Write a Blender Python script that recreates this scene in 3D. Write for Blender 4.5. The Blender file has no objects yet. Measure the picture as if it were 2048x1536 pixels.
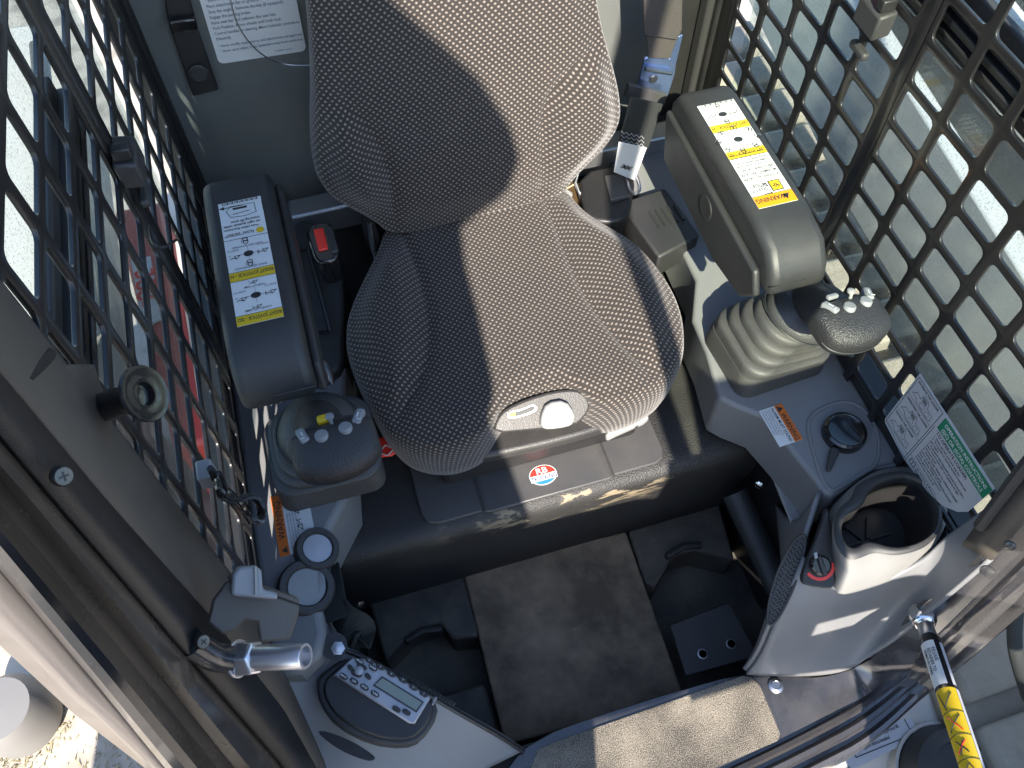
import bpy, bmesh, math, random
from mathutils import Vector, Matrix, Quaternion
random.seed(4)
scn = bpy.context.scene
COL = scn.collection
V = Vector
# ------------------------------------------------------------------ camera, sky, sun, exposure
PITCH, YAW, FPX = math.radians(58.47), math.radians(16.6), 1700.0
CAM = V((0, 0, 1.45))
FW = V((math.sin(YAW)*math.cos(PITCH), math.cos(YAW)*math.cos(PITCH), -math.sin(PITCH)))
RT = V((math.cos(YAW), -math.sin(YAW), 0)); UP = RT.cross(FW)
cd = bpy.data.cameras.new('camera'); cam = bpy.data.objects.new('camera', cd); COL.objects.link(cam)
cd.sensor_width = 36; cd.lens = 36*FPX/2048; cd.clip_start = 0.02; cd.clip_end = 500
m = Matrix((RT, UP, -FW)).transposed().to_4x4(); m.translation = CAM; cam.matrix_world = m
scn.camera = cam
SUN = V((0.164, 0.731, -0.662)).normalized()          # direction the light travels
w = bpy.data.worlds.new('World'); scn.world = w; w.use_nodes = True
nt = w.node_tree; bg = nt.nodes['Background']
sky = nt.nodes.new('ShaderNodeTexSky'); sky.sky_type = 'NISHITA'; sky.sun_disc = False
sky.ozone_density = 2; sky.dust_density = .6; sky.sun_elevation = math.asin(-SUN.z); sky.sun_rotation = math.atan2(-SUN.x, -SUN.y)
nt.links.new(sky.outputs[0], bg.inputs[0]); bg.inputs[1].default_value = 0.15
sd = bpy.data.lights.new('sun', 'SUN'); sd.energy = 4.3; sd.angle = math.radians(0.55); sd.color = (1, .91, .79)
so = bpy.data.objects.new('sun', sd); COL.objects.link(so); so.location = (-1, -4, 5)
so.rotation_euler = SUN.to_track_quat('-Z', 'Y').to_euler()
scn.view_settings.view_transform = 'Standard'; scn.view_settings.look = 'None'
scn.view_settings.exposure = 1.84; scn.view_settings.gamma = 1
scn.cycles.caustics_reflective = False; scn.cycles.caustics_refractive = False; scn.cycles.max_bounces = 8; scn.cycles.glossy_bounces = 3
# ------------------------------------------------------------------ helpers
def ray(x, y): return FW + RT*((x-1024)/FPX) - UP*((y-768)/FPX)
def Z(x, y, z): d = ray(x, y); return CAM + d*((z-CAM.z)/d.z)
def Y(x, y, yy): d = ray(x, y); return CAM + d*((yy-CAM.y)/d.y)
def X(x, y, xx): d = ray(x, y); return CAM + d*((xx-CAM.x)/d.x)
def PL(x, y, p, n): d = ray(x, y); n = V(n); return CAM + d*((V(p)-CAM).dot(n)/d.dot(n))
def lerp(a, b, t): return a+(b-a)*t

class MB:
    def __init__(s): s.v = []; s.f = []; s.uv = None
    def add(s, vs, fs):
        o = len(s.v); s.v += [V(a) for a in vs]; s.f += [tuple(i+o for i in f) for f in fs]; return s
    def box(s, c, size, rot=None):
        c = V(c); hx, hy, hz = [a/2 for a in size]
        vs = [V((i*hx, j*hy, k*hz)) for i in (-1, 1) for j in (-1, 1) for k in (-1, 1)]
        if rot is not None: vs = [rot @ a for a in vs]
        return s.add([c+a for a in vs], [(0, 1, 3, 2), (4, 6, 7, 5), (0, 4, 5, 1), (2, 3, 7, 6), (0, 2, 6, 4), (1, 5, 7, 3)])
    def prism(s, poly, vec):
        n = len(poly); vec = V(vec); a = [V(p) for p in poly]; b = [p+vec for p in a]
        return s.add(a+b, [tuple(range(n-1, -1, -1)), tuple(range(n, 2*n))]+[(i, (i+1) % n, n+(i+1) % n, n+i) for i in range(n)])
    def loft(s, rings, caps=True, closed=True):
        n = len(rings[0]); vs = [p for r in rings for p in r]; fs = []
        for k in range(len(rings)-1):
            for i in range(n if closed else n-1):
                j = (i+1) % n; fs.append((k*n+i, k*n+j, (k+1)*n+j, (k+1)*n+i))
        if caps and closed:
            fs.append(tuple(range(n-1, -1, -1))); fs.append(tuple(range((len(rings)-1)*n, len(rings)*n)))
        return s.add(vs, fs)
    def tube(s, path, r, n=10, caps=True, closed=False):
        path = [V(p) for p in path]; N = len(path); rings = []; prev = None
        for i in range(N):
            if closed: t = path[(i+1) % N]-path[i-1]
            else: t = path[min(i+1, N-1)]-path[max(i-1, 0)]
            t.normalize()
            if prev is None: u = t.orthogonal().normalized()
            else: u = (prev-t*prev.dot(t)).normalized()
            prev = u; w_ = t.cross(u); rr = r[i] if isinstance(r, (list, tuple)) else r
            rings.append([path[i]+(u*math.cos(a)+w_*math.sin(a))*rr for a in [2*math.pi*k/n for k in range(n)]])
        if closed: rings.append(rings[0])
        return s.loft(rings, caps and not closed)
    def lathe(s, prof, o, ax=(0, 0, 1), n=28, caps=True):
        o = V(o); ax = V(ax).normalized(); u = ax.orthogonal().normalized(); w_ = ax.cross(u)
        return s.loft([[o+ax*h+(u*math.cos(a)+w_*math.sin(a))*r for a in [2*math.pi*k/n for k in range(n)]] for r, h in prof], caps)
    def build(s, name, mat, parent=None, angle=35, bevel=0, seg=2, sub=0, solid=0, label=None, kind=None):
        me = bpy.data.meshes.new(name); me.from_pydata([tuple(v) for v in s.v], [], s.f); me.update()
        if s.uv:
            ul = me.uv_layers.new(name='UVMap')
            for lp in me.loops: ul.data[lp.index].uv = s.uv[lp.vertex_index]
        bm = bmesh.new(); bm.from_mesh(me); bmesh.ops.recalc_face_normals(bm, faces=bm.faces); bm.to_mesh(me); bm.free()
        me.polygons.foreach_set('use_smooth', [True]*len(me.polygons))
        if angle < 180: me.set_sharp_from_angle(angle=math.radians(angle))
        me.materials.append(MAT[mat] if isinstance(mat, str) else mat)
        o = bpy.data.objects.new(name, me); COL.objects.link(o)
        if solid: md = o.modifiers.new('solid', 'SOLIDIFY'); md.thickness = solid; md.offset = 0
        if bevel:
            md = o.modifiers.new('bevel', 'BEVEL'); md.width = bevel; md.segments = seg; md.limit_method = 'ANGLE'; md.angle_limit = math.radians(40)
            md.harden_normals = False
        if sub: md = o.modifiers.new('sub', 'SUBSURF'); md.levels = sub; md.render_levels = sub
        if parent is not None: child(o, parent)
        if label: o['label'] = label
        if kind: o['kind'] = kind
        return o
def child(o, p):
    o.parent = p
    o.matrix_parent_inverse = Matrix.Translation(-p.location) if p.parent is None else Matrix.Identity(4)
def thing(name, label, cat, loc=(0, 0, 0), group=None):
    o = bpy.data.objects.new(name, None); COL.objects.link(o); o.empty_display_size = .02; o.location = V(loc)
    o['label'] = label; o['category'] = cat
    if group: o['group'] = group
    return o
def tag(o, label, cat, group=None):
    o['label'] = label; o['category'] = cat
    if group: o['group'] = group
    return o
def struct(o): o['kind'] = 'structure'; return o
def chaikin(p, it=2, closed=True):
    p = [V(a) for a in p]
    for _ in range(it):
        q = []; n = len(p)
        for i in range(n if closed else n-1):
            a, b = p[i], p[(i+1) % n]; q += [a*.75+b*.25, a*.25+b*.75]
        if not closed: q = [p[0]]+q+[p[-1]]
        p = q
    return p
def rrect(w, h, r, n=4):
    pts = []
    for cx, cy, a0 in ((w/2-r, h/2-r, 0), (-w/2+r, h/2-r, 90), (-w/2+r, -h/2+r, 180), (w/2-r, -h/2+r, 270)):
        for k in range(n+1):
            a = math.radians(a0+90*k/n); pts.append((cx+r*math.cos(a), cy+r*math.sin(a)))
    return pts
def resample(p, n, closed=True):
    p = [V(a) for a in p]; q = p+[p[0]] if closed else p
    L = [0]
    for i in range(len(q)-1): L.append(L[-1]+(q[i+1]-q[i]).length)
    out = []; k = 0
    for i in range(n):
        t = L[-1]*i/(n if closed else n-1)
        while k < len(L)-2 and L[k+1] < t: k += 1
        out.append(q[k].lerp(q[k+1], (t-L[k])/max(1e-9, L[k+1]-L[k])))
    return out
# ------------------------------------------------------------------ materials
MAT = {}
def mat(name, col, rough=.5, metal=0, bump=None, var=None, coat=0, spec=.5, emit=None, sheen=0):
    """bump=(scale,strength), var=(scale,amount,colour2) mottles the base colour in object space"""
    M = bpy.data.materials.new(name); M.use_nodes = True; t = M.node_tree; b = t.nodes['Principled BSDF']
    b.inputs['Base Color'].default_value = (*col, 1); b.inputs['Roughness'].default_value = rough; b.inputs['Metallic'].default_value = metal
    b.inputs['Coat Weight'].default_value = coat; b.inputs['Specular IOR Level'].default_value = spec
    b.inputs['Coat Roughness'].default_value = .08
    tc = t.nodes.new('ShaderNodeTexCoord')
    if var:
        n = t.nodes.new('ShaderNodeTexNoise'); n.inputs['Scale'].default_value = var[0]; n.inputs['Detail'].default_value = 6; n.inputs['Roughness'].default_value = .65
        t.links.new(tc.outputs['Object'], n.inputs['Vector'])
        r = t.nodes.new('ShaderNodeValToRGB'); lo = .5-.25*(1-var[3] if len(var) > 3 else 1); r.color_ramp.elements[0].position = .38; r.color_ramp.elements[1].position = .68
        if len(var) > 3: r.color_ramp.elements[0].position = var[3]; r.color_ramp.elements[1].position = var[3]+.12
        t.links.new(n.outputs['Fac'], r.inputs['Fac'])
        mx = t.nodes.new('ShaderNodeMix'); mx.data_type = 'RGBA'
        mm = t.nodes.new('ShaderNodeMath'); mm.operation = 'MULTIPLY'; mm.inputs[1].default_value = var[1]; t.links.new(r.outputs['Color'], mm.inputs[0])
        t.links.new(mm.outputs[0], mx.inputs['Factor'])
        mx.inputs['A'].default_value = (*col, 1); mx.inputs['B'].default_value = (*var[2], 1)
        t.links.new(mx.outputs['Result'], b.inputs['Base Color'])
        ra = t.nodes.new('ShaderNodeMath'); ra.operation = 'MULTIPLY_ADD'; ra.inputs[1].default_value = .25*var[1]; ra.inputs[2].default_value = rough
        t.links.new(r.outputs['Color'], ra.inputs[0]); t.links.new(ra.outputs[0], b.inputs['Roughness'])
    if bump:
        n = t.nodes.new('ShaderNodeTexNoise'); n.inputs['Scale'].default_value = bump[0]; n.inputs['Detail'].default_value = 3
        t.links.new(tc.outputs['Object'], n.inputs['Vector'])
        bp = t.nodes.new('ShaderNodeBump'); bp.inputs['Strength'].default_value = bump[1]; bp.inputs['Distance'].default_value = .002
        t.links.new(n.outputs['Fac'], bp.inputs['Height']); t.links.new(bp.outputs[0], b.inputs['Normal'])
    MAT[name] = M; return M
mat('console', (.16, .165, .175), .42, bump=(900, .12), var=(9, .35, (.20, .195, .185)))
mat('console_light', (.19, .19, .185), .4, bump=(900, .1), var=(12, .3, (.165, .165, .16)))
mat('cover', (.024, .025, .027), .42, bump=(1200, .2), var=(14, .4, (.036, .036, .034)))
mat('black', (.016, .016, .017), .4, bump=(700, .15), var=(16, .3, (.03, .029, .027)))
mat('gloss', (.008, .008, .009), .16, coat=.4, bump=(60, .05))
mat('guard', (.010, .010, .011), .32, coat=.2, bump=(70, .12), var=(18, .25, (.025, .024, .022)))
mat('platform', (.016, .016, .017), .45, bump=(420, .75), var=(7, .5, (.040, .038, .034)))
mat('floor', (.036, .035, .033), .6, bump=(220, .5), var=(9, .8, (.14, .125, .10)))
mat('dirty_mat', (.115, .090, .064), .85, bump=(420, .7), var=(9, .95, (.34, .265, .185)))
mat('sheet', (.055, .055, .058), .42, bump=(800, .15), var=(11, .5, (.085, .08, .073)))
mat('pan', (.034, .033, .033), .4, bump=(500, .2), var=(20, .4, (.06, .056, .05)))
mat('rubber', (.032, .032, .033), .55, bump=(300, .15))
mat('boot', (.046, .046, .047), .5, bump=(500, .2), var=(25, .5, (.066, .064, .060)))
mat('grip', (.024, .024, .026), .36, bump=(520, .8))
mat('dome', (.050, .051, .053), .42, bump=(420, .5))
mat('carpet', (.12, .132, .130), .95, bump=(1500, .8), var=(6, .6, (.17, .175, .16)))
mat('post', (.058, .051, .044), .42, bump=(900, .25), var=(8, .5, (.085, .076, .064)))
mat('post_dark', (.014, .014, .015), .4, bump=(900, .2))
mat('sill', (.020, .021, .026), .22, coat=.5, bump=(35, .12), var=(10, .45, (.09, .085, .08)))
mat('rib_paint', (.026, .026, .031), .2, coat=.6, bump=(30, .15), var=(8, .5, (.075, .068, .062)))
mat('flange', (.075, .060, .048), .2, coat=.7, bump=(30, .2), var=(6, .6, (.16, .12, .088)))  # warm beige reflection is put into the base colour
mat('white_plastic', (.25, .255, .25), .4, bump=(400, .1))
mat('button', (.20, .21, .22), .4, bump=(600, .1))
mat('white_paint', (.50, .465, .41), .32, coat=.3, var=(7, .3, (.42, .38, .32)), bump=(25, .06))
mat('cream', (.66, .47, .33), .3, coat=.4, var=(6, .4, (.50, .36, .25)))  # warmth of sunlight is put into the outer frame's colour
mat('cap_grey', (.16, .155, .15), .5)
mat('arm_grey', (.36, .37, .37), .45, var=(5, .4, (.27, .27, .26)))
mat('chrome', (.62, .63, .66), .18, 1, bump=(80, .06))
mat('plated', (.80, .80, .84), .30, .85, bump=(80, .05))
mat('dark_steel', (.10, .095, .09), .35, .8)
mat('zinc', (.42, .43, .45), .32, 1, bump=(200, .1))
mat('brass', (.30, .20, .10), .4, .8, var=(60, .7, (.10, .06, .03)))
mat('red', (.72, .035, .025), .35); mat('red_paint', (.45, .05, .035), .45, var=(10, .4, (.25, .05, .04)))
mat('paper', (.58, .60, .60), .4); mat('paper_grey', (.44, .45, .47), .4)
mat('ink', (.02, .022, .025), .5); mat('ink_grey', (.16, .18, .22), .5)
mat('yellow', (.58, .40, .015), .4); mat('orange', (.55, .13, .012), .4); mat('amber', (.60, .25, .008), .4)
mat('navy', (.012, .035, .14), .4); mat('green', (.015, .20, .10), .4); mat('blue', (.03, .18, .50), .4); mat('white', (.60, .61, .61), .4)
mat('lcd', (.14, .17, .13), .12, coat=.8)
mat('webbing', (.060, .052, .048), .8, bump=(900, .9)); mat('webbing_dark', (.022, .026, .025), .8, bump=(900, .9))
mat('silver_face', (.33, .34, .37), .35, .3)
mat('bar_steel', (.34, .35, .37), .35, .8, bump=(200, .1))
mat('sky_tint_chrome', (.34, .48, .85), .22, .9)  # blue sky reflection put into the chrome's own colour
mat('track', (.26, .225, .175), .85, bump=(60, .8), var=(9, .7, (.38, .34, .27)))
mat('skin', (.45, .26, .18), .5); mat('jacket', (.02, .022, .03), .8); mat('jeans', (.03, .05, .10), .8); mat('hair', (.02, .015, .01), .6)

def nd(t, typ, **kw):
    n = t.nodes.new(typ)
    for k, v in kw.items(): setattr(n, k, v)
    return n
def fabric():
    M = bpy.data.materials.new('seat_fabric'); M.use_nodes = True; t = M.node_tree; b = t.nodes['Principled BSDF']; L = t.links.new
    uv = nd(t, 'ShaderNodeUVMap')
    nz = nd(t, 'ShaderNodeTexNoise'); nz.inputs['Scale'].default_value = 160; L(uv.outputs[0], nz.inputs['Vector'])
    sc = nd(t, 'ShaderNodeVectorMath', operation='SCALE'); L(uv.outputs[0], sc.inputs[0]); sc.inputs['Scale'].default_value = 1/.0088
    wz = nd(t, 'ShaderNodeVectorMath', operation='MULTIPLY_ADD'); L(nz.outputs['Color'], wz.inputs[0]); wz.inputs[1].default_value = (.16, .16, 0); L(sc.outputs[0], wz.inputs[2])
    ds = []
    for off in ((0, 0, 0), (.5, .5, 0)):
        a = nd(t, 'ShaderNodeVectorMath', operation='ADD'); L(wz.outputs[0], a.inputs[0]); a.inputs[1].default_value = off
        f = nd(t, 'ShaderNodeVectorMath', operation='FRACTION'); L(a.outputs[0], f.inputs[0])
        s = nd(t, 'ShaderNodeVectorMath', operation='SUBTRACT'); L(f.outputs[0], s.inputs[0]); s.inputs[1].default_value = (.5, .5, 0)
        z = nd(t, 'ShaderNodeVectorMath', operation='MULTIPLY'); L(s.outputs[0], z.inputs[0]); z.inputs[1].default_value = (1, 1.15, 0)
        l = nd(t, 'ShaderNodeVectorMath', operation='LENGTH'); L(z.outputs[0], l.inputs[0]); ds.append(l.outputs['Value'])
    mn = nd(t, 'ShaderNodeMath', operation='MINIMUM'); L(ds[0], mn.inputs[0]); L(ds[1], mn.inputs[1])
    mr = nd(t, 'ShaderNodeMapRange'); mr.inputs['From Min'].default_value = .24; mr.inputs['From Max'].default_value = .08; L(mn.outputs[0], mr.inputs['Value'])
    n2 = nd(t, 'ShaderNodeTexNoise'); n2.inputs['Scale'].default_value = 14; n2.inputs['Detail'].default_value = 5; L(uv.outputs[0], n2.inputs['Vector'])
    base = nd(t, 'ShaderNodeMix', data_type='RGBA'); L(n2.outputs['Fac'], base.inputs['Factor']); base.inputs['A'].default_value = (.022, .0195, .0185, 1); base.inputs['B'].default_value = (.037, .031, .027, 1)
    mx = nd(t, 'ShaderNodeMix', data_type='RGBA'); L(mr.outputs[0], mx.inputs['Factor']); L(base.outputs['Result'], mx.inputs['A']); mx.inputs['B'].default_value = (.225, .194, .168, 1)
    L(mx.outputs['Result'], b.inputs['Base Color']); b.inputs['Roughness'].default_value = .9; b.inputs['Sheen Weight'].default_value = .25; b.inputs['Specular IOR Level'].default_value = .2
    bp = nd(t, 'ShaderNodeBump'); bp.inputs['Strength'].default_value = .5; bp.inputs['Distance'].default_value = .0012; L(mr.outputs[0], bp.inputs['Height']); L(bp.outputs[0], b.inputs['Normal'])
    MAT['fabric'] = M
fabric()
def glass():
    M = bpy.data.materials.new('dusty_glass'); M.use_nodes = True; t = M.node_tree; L = t.links.new
    out = t.nodes['Material Output']; t.nodes.remove(t.nodes['Principled BSDF'])
    tr = nd(t, 'ShaderNodeBsdfTransparent'); tr.inputs[0].default_value = (.86, .93, .94, 1)
    gl = nd(t, 'ShaderNodeBsdfGlossy'); gl.inputs['Roughness'].default_value = .03
    df = nd(t, 'ShaderNodeBsdfDiffuse'); df.inputs[0].default_value = (.55, .55, .50, 1)
    lw = nd(t, 'ShaderNodeLayerWeight'); lw.inputs['Blend'].default_value = .5
    pw = nd(t, 'ShaderNodeMath', operation='POWER'); L(lw.outputs['Facing'], pw.inputs[0]); pw.inputs[1].default_value = 4
    fr = nd(t, 'ShaderNodeMath', operation='MULTIPLY_ADD'); L(pw.outputs[0], fr.inputs[0]); fr.inputs[1].default_value = .5; fr.inputs[2].default_value = .03
    tc = nd(t, 'ShaderNodeTexCoord')
    n = nd(t, 'ShaderNodeTexNoise'); n.inputs['Scale'].default_value = 420; n.inputs['Detail'].default_value = 2; L(tc.outputs['Object'], n.inputs['Vector'])
    mr = nd(t, 'ShaderNodeMapRange'); mr.inputs['From Min'].default_value = .60; mr.inputs['From Max'].default_value = .70; mr.inputs['To Min'].default_value = .03; mr.inputs['To Max'].default_value = .5; L(n.outputs['Fac'], mr.inputs['Value'])
    n2 = nd(t, 'ShaderNodeTexNoise'); n2.inputs['Scale'].default_value = 7; n2.inputs['Detail'].default_value = 4; L(tc.outputs['Object'], n2.inputs['Vector'])
    mu = nd(t, 'ShaderNodeMath', operation='MULTIPLY_ADD'); L(n2.outputs['Fac'], mu.inputs[0]); mu.inputs[1].default_value = .10; L(mr.outputs[0], mu.inputs[2])
    a = nd(t, 'ShaderNodeMixShader'); L(fr.outputs[0], a.inputs[0]); L(tr.outputs[0], a.inputs[1]); L(gl.outputs[0], a.inputs[2])
    c = nd(t, 'ShaderNodeMixShader'); L(mu.outputs[0], c.inputs[0]); L(a.outputs[0], c.inputs[1]); L(df.outputs[0], c.inputs[2])
    L(c.outputs[0], out.inputs[0]); MAT['glass'] = M
    M = bpy.data.materials.new('tinted_glass'); M.use_nodes = True; t = M.node_tree; out = t.nodes['Material Output']; t.nodes.remove(t.nodes['Principled BSDF'])
    tr = t.nodes.new('ShaderNodeBsdfTransparent'); tr.inputs[0].default_value = (.93, .97, .90, 1); t.links.new(tr.outputs[0], out.inputs[0]); MAT['tint'] = M
glass()
def speckle(name, base, glint, scale, lo, hi, rough):
    M = mat(name, base, rough, bump=(scale, 1.0)); t = M.node_tree; b = t.nodes['Principled BSDF']; L = t.links.new
    tc = nd(t, 'ShaderNodeTexCoord'); n = nd(t, 'ShaderNodeTexNoise'); n.inputs['Scale'].default_value = scale; n.inputs['Detail'].default_value = 1; L(tc.outputs['Object'], n.inputs['Vector'])
    n3 = nd(t, 'ShaderNodeTexNoise'); n3.inputs['Scale'].default_value = 16; n3.inputs['Detail'].default_value = 7; L(tc.outputs['Object'], n3.inputs['Vector'])
    ad = nd(t, 'ShaderNodeMath', operation='MULTIPLY_ADD'); L(n3.outputs['Fac'], ad.inputs[0]); ad.inputs[1].default_value = .35; L(n.outputs['Fac'], ad.inputs[2])
    mr = nd(t, 'ShaderNodeMapRange'); mr.inputs['From Min'].default_value = lo; mr.inputs['From Max'].default_value = hi; L(ad.outputs[0], mr.inputs['Value'])
    mx = nd(t, 'ShaderNodeMix', data_type='RGBA'); L(mr.outputs[0], mx.inputs['Factor']); mx.inputs['A'].default_value = (*base, 1); mx.inputs['B'].default_value = (*glint, 1); L(mx.outputs['Result'], b.inputs['Base Color'])
speckle('grit', (.030, .027, .024), (.33, .29, .23), 1000, .62, .80, .5)
speckle('gravel', (.36, .32, .27), (.20, .18, .15), 14, .60, .90, .95)
speckle('grass_dirt', (.34, .29, .18), (.16, .14, .07), 9, .55, .80, .95)
def dots_mat():
    M = mat('grille', (.02, .02, .021), .5); t = M.node_tree; b = t.nodes['Principled BSDF']; L = t.links.new
    tc = nd(t, 'ShaderNodeTexCoord'); v = nd(t, 'ShaderNodeTexVoronoi'); v.inputs['Scale'].default_value = 300; v.inputs['Randomness'].default_value = .15; L(tc.outputs['Object'], v.inputs['Vector'])
    mr = nd(t, 'ShaderNodeMapRange'); mr.inputs['From Min'].default_value = .3; mr.inputs['From Max'].default_value = .45; L(v.outputs['Distance'], mr.inputs['Value'])
    mx = nd(t, 'ShaderNodeMix', data_type='RGBA'); L(mr.outputs[0], mx.inputs['Factor']); mx.inputs['A'].default_value = (.003, .003, .003, 1); mx.inputs['B'].default_value = (.04, .04, .042, 1); L(mx.outputs['Result'], b.inputs['Base Color'])
    bp = nd(t, 'ShaderNodeBump'); bp.inputs['Distance'].default_value = .002; L(mr.outputs[0], bp.inputs['Height']); L(bp.outputs[0], b.inputs['Normal'])
dots_mat()
def edge_wear():
    M = MAT['platform']; t = M.node_tree; b = t.nodes['Principled BSDF']; L = t.links.new
    src = b.inputs['Base Color'].links[0].from_socket
    tc = nd(t, 'ShaderNodeTexCoord'); sp = nd(t, 'ShaderNodeSeparateXYZ'); L(tc.outputs['Object'], sp.inputs[0])
    def rng(o, a, b_): m_ = nd(t, 'ShaderNodeMapRange', interpolation_type='SMOOTHSTEP'); m_.inputs['From Min'].default_value = a; m_.inputs['From Max'].default_value = b_; L(o, m_.inputs['Value']); return m_.outputs[0]
    def mul(a, b_): m_ = nd(t, 'ShaderNodeMath', operation='MULTIPLY'); L(a, m_.inputs[0]); L(b_, m_.inputs[1]); return m_.outputs[0]
    n = nd(t, 'ShaderNodeTexNoise'); n.inputs['Scale'].default_value = 38; n.inputs['Detail'].default_value = 8; n.inputs['Roughness'].default_value = .6
    mp = nd(t, 'ShaderNodeMapping'); mp.inputs['Scale'].default_value = (.55, 1, 1.4); L(tc.outputs['Object'], mp.inputs[0]); L(mp.outputs[0], n.inputs['Vector'])
    k = mul(mul(rng(sp.outputs['Y'], .482, .468), rng(sp.outputs['Z'], .20, .265)), mul(rng(sp.outputs['X'], -.02, .16), rng(sp.outputs['X'], .42, .33)))
    k = mul(k, rng(n.outputs['Fac'], .53, .60))
    mx = nd(t, 'ShaderNodeMix', data_type='RGBA'); L(k, mx.inputs['Factor']); L(src, mx.inputs['A']); mx.inputs['B'].default_value = (.22, .18, .12, 1); L(mx.outputs['Result'], b.inputs['Base Color'])
edge_wear()
# ------------------------------------------------------------------ decals with printed lettering
def text2d(s, size, align='l', condense=1):
    c = bpy.data.curves.new('t', 'FONT'); c.body = s; c.size = size; c.resolution_u = 2; c.fill_mode = 'FRONT'; c.offset = size*.018
    o = bpy.data.objects.new('t', c); me = o.to_mesh(); vs = [(v.co.x*condense, v.co.y) for v in me.vertices]; fs = [tuple(p.vertices) for p in me.polygons]
    o.to_mesh_clear(); bpy.data.objects.remove(o); bpy.data.curves.remove(c)
    if vs:
        x0, x1 = min(v[0] for v in vs), max(v[0] for v in vs); dx = {'l': -x0, 'c': -(x0+x1)/2, 'r': -x1}[align]; vs = [(x+dx, y) for x, y in vs]
    return vs, fs
def line2d(pts, wd):
    vs, fs = [], []
    for a, b in zip(pts[:-1], pts[1:]):
        a, b = V((*a, 0)), V((*b, 0)); d = (b-a)
        if d.length < 1e-9: continue
        d.normalize(); n = V((-d.y, d.x, 0))*wd/2; d = d*wd/2; k = len(vs)
        vs += [tuple((a-d-n).xy), tuple((b+d-n).xy), tuple((b+d+n).xy), tuple((a-d+n).xy)]; fs.append((k, k+1, k+2, k+3))
    return vs, fs
def ell(cx, cy, rx, ry, n=18): return [(cx+rx*math.cos(2*math.pi*k/n), cy+ry*math.sin(2*math.pi*k/n)) for k in range(n)]
def decal(name, parent, o, u, v, outline, elems, base='paper', thick=.0006, lift=.0002):
    """o: origin, u/v: reading right and up; outline and element coordinates in metres on the decal"""
    o, u, v = V(o), V(u).normalized(), V(v).normalized(); n = u.cross(v).normalized()
    P = lambda x, y, k: o+u*x+v*y+n*(thick+lift*(k+1))
    b = MB().prism([o+u*x+v*y for x, y in outline], n*thick).build(name, base, parent, 30)
    groups = {}
    for k, e in enumerate(elems):
        kind, c, lay = e[0], e[1], e[2]
        if kind == 'p': vs, fs = e[3], [tuple(range(len(e[3])))]
        elif kind == 'r': x0, y0, x1, y1 = e[3:]; vs, fs = [(x0, y0), (x1, y0), (x1, y1), (x0, y1)], [(0, 1, 2, 3)]
        elif kind == 't':
            x, y, s, st = e[3:7]; al = e[7] if len(e) > 7 else 'l'; cn = e[8] if len(e) > 8 else 1
            vs, fs = text2d(st, s, al, cn); xs = [p[0] for p in outline]; lo, hi = min(xs), max(xs)
            if vs:
                wdt = max(p[0] for p in vs)-min(p[0] for p in vs); av = {'l': hi-x-.002, 'c': 2*min(x-lo, hi-x)-.003, 'r': x-lo-.002}[al]
                if wdt > av:
                    k_ = av/wdt; vs = [(p[0]*k_, p[1]*max(k_, .82)) for p in vs]
            vs = [(a+x, q+y) for a, q in vs]
        elif kind == 'l': vs, fs = line2d(e[3], e[4])
        if vs: groups.setdefault((c, lay), MB()).add([P(a, q, lay) for a, q in vs], fs)
    for (c, lay), mb in groups.items():
        mb.build('printing', c, b, 180)
    return b
# ------------------------------------------------------------------ the setting: ground, floor, platform, walls
g = MB(); g.add([(-60, -60, -.42), (60, -60, -.42), (60, 60, -.42), (-60, 60, -.42)], [(0, 1, 2, 3)]); struct(g.build('ground', 'gravel'))
f = MB().box((.22, .33, -.10), (.86, .50, .03)); struct(f.build('floor', 'floor'))
prof = [(1.08, .30), (.49, .30), (.474, .298), (.464, .290), (.460, .276), (.464, .24), (.478, .12), (.505, -.085), (1.08, -.085)]
pm = MB(); pm.prism([(-.135, y, z) for y, z in prof], (.685, 0, 0)); plat = struct(pm.build('seat_platform', 'platform', angle=50))
struct(MB().box((.22, 1.105, .75), (.90, .03, 1.7)).build('rear_wall', 'carpet'))
# low side walls of the tub below the window guards
struct(MB().box((-.216, .62, .18), (.03, .96, .60)).build('wall_side', 'black'))
struct(MB().box((.672, .62, .16), (.03, .96, .56)).build('wall_side', 'black'))
struct(MB().box((.22, .172, -.02), (.80, .03, .26)).build('wall_front', 'black'))
# side walls of the footwell
struct(MB().box((-.145, .40, .10), (.02, .22, .36)).build('footwell_side', 'black', bevel=.004))
struct(MB().box((.572, .41, .10), (.02, .20, .36)).build('footwell_side', 'black', bevel=.004))
# foot rests: raised blocks either side of the mat
def foot_block(pts, ztop, label):
    b = MB().prism([Z(x, y, ztop) for x, y in pts], (0, 0, -.085-ztop)); return tag(b.build('foot_rest', 'floor', bevel=.006), label, 'foot rest', 'moulded foot rests in the footwell')
foot_block([(735, 1197), (926, 1140), (962, 1272), (905, 1278), (880, 1243), (822, 1268), (770, 1322)], .0, 'black moulded foot rest left of the mat, near the riser')
foot_block([(1256, 1060), (1440, 1005), (1470, 1120), (1390, 1100), (1345, 1112), (1312, 1175), (1290, 1165)], .0, 'black moulded foot rest right of the mat, near the riser')
foot_block([(880, 1388), (968, 1366), (1004, 1472), (1010, 1500), (890, 1480)], -.02, 'low black foot rest beside the radio, left of the mat')
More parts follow.
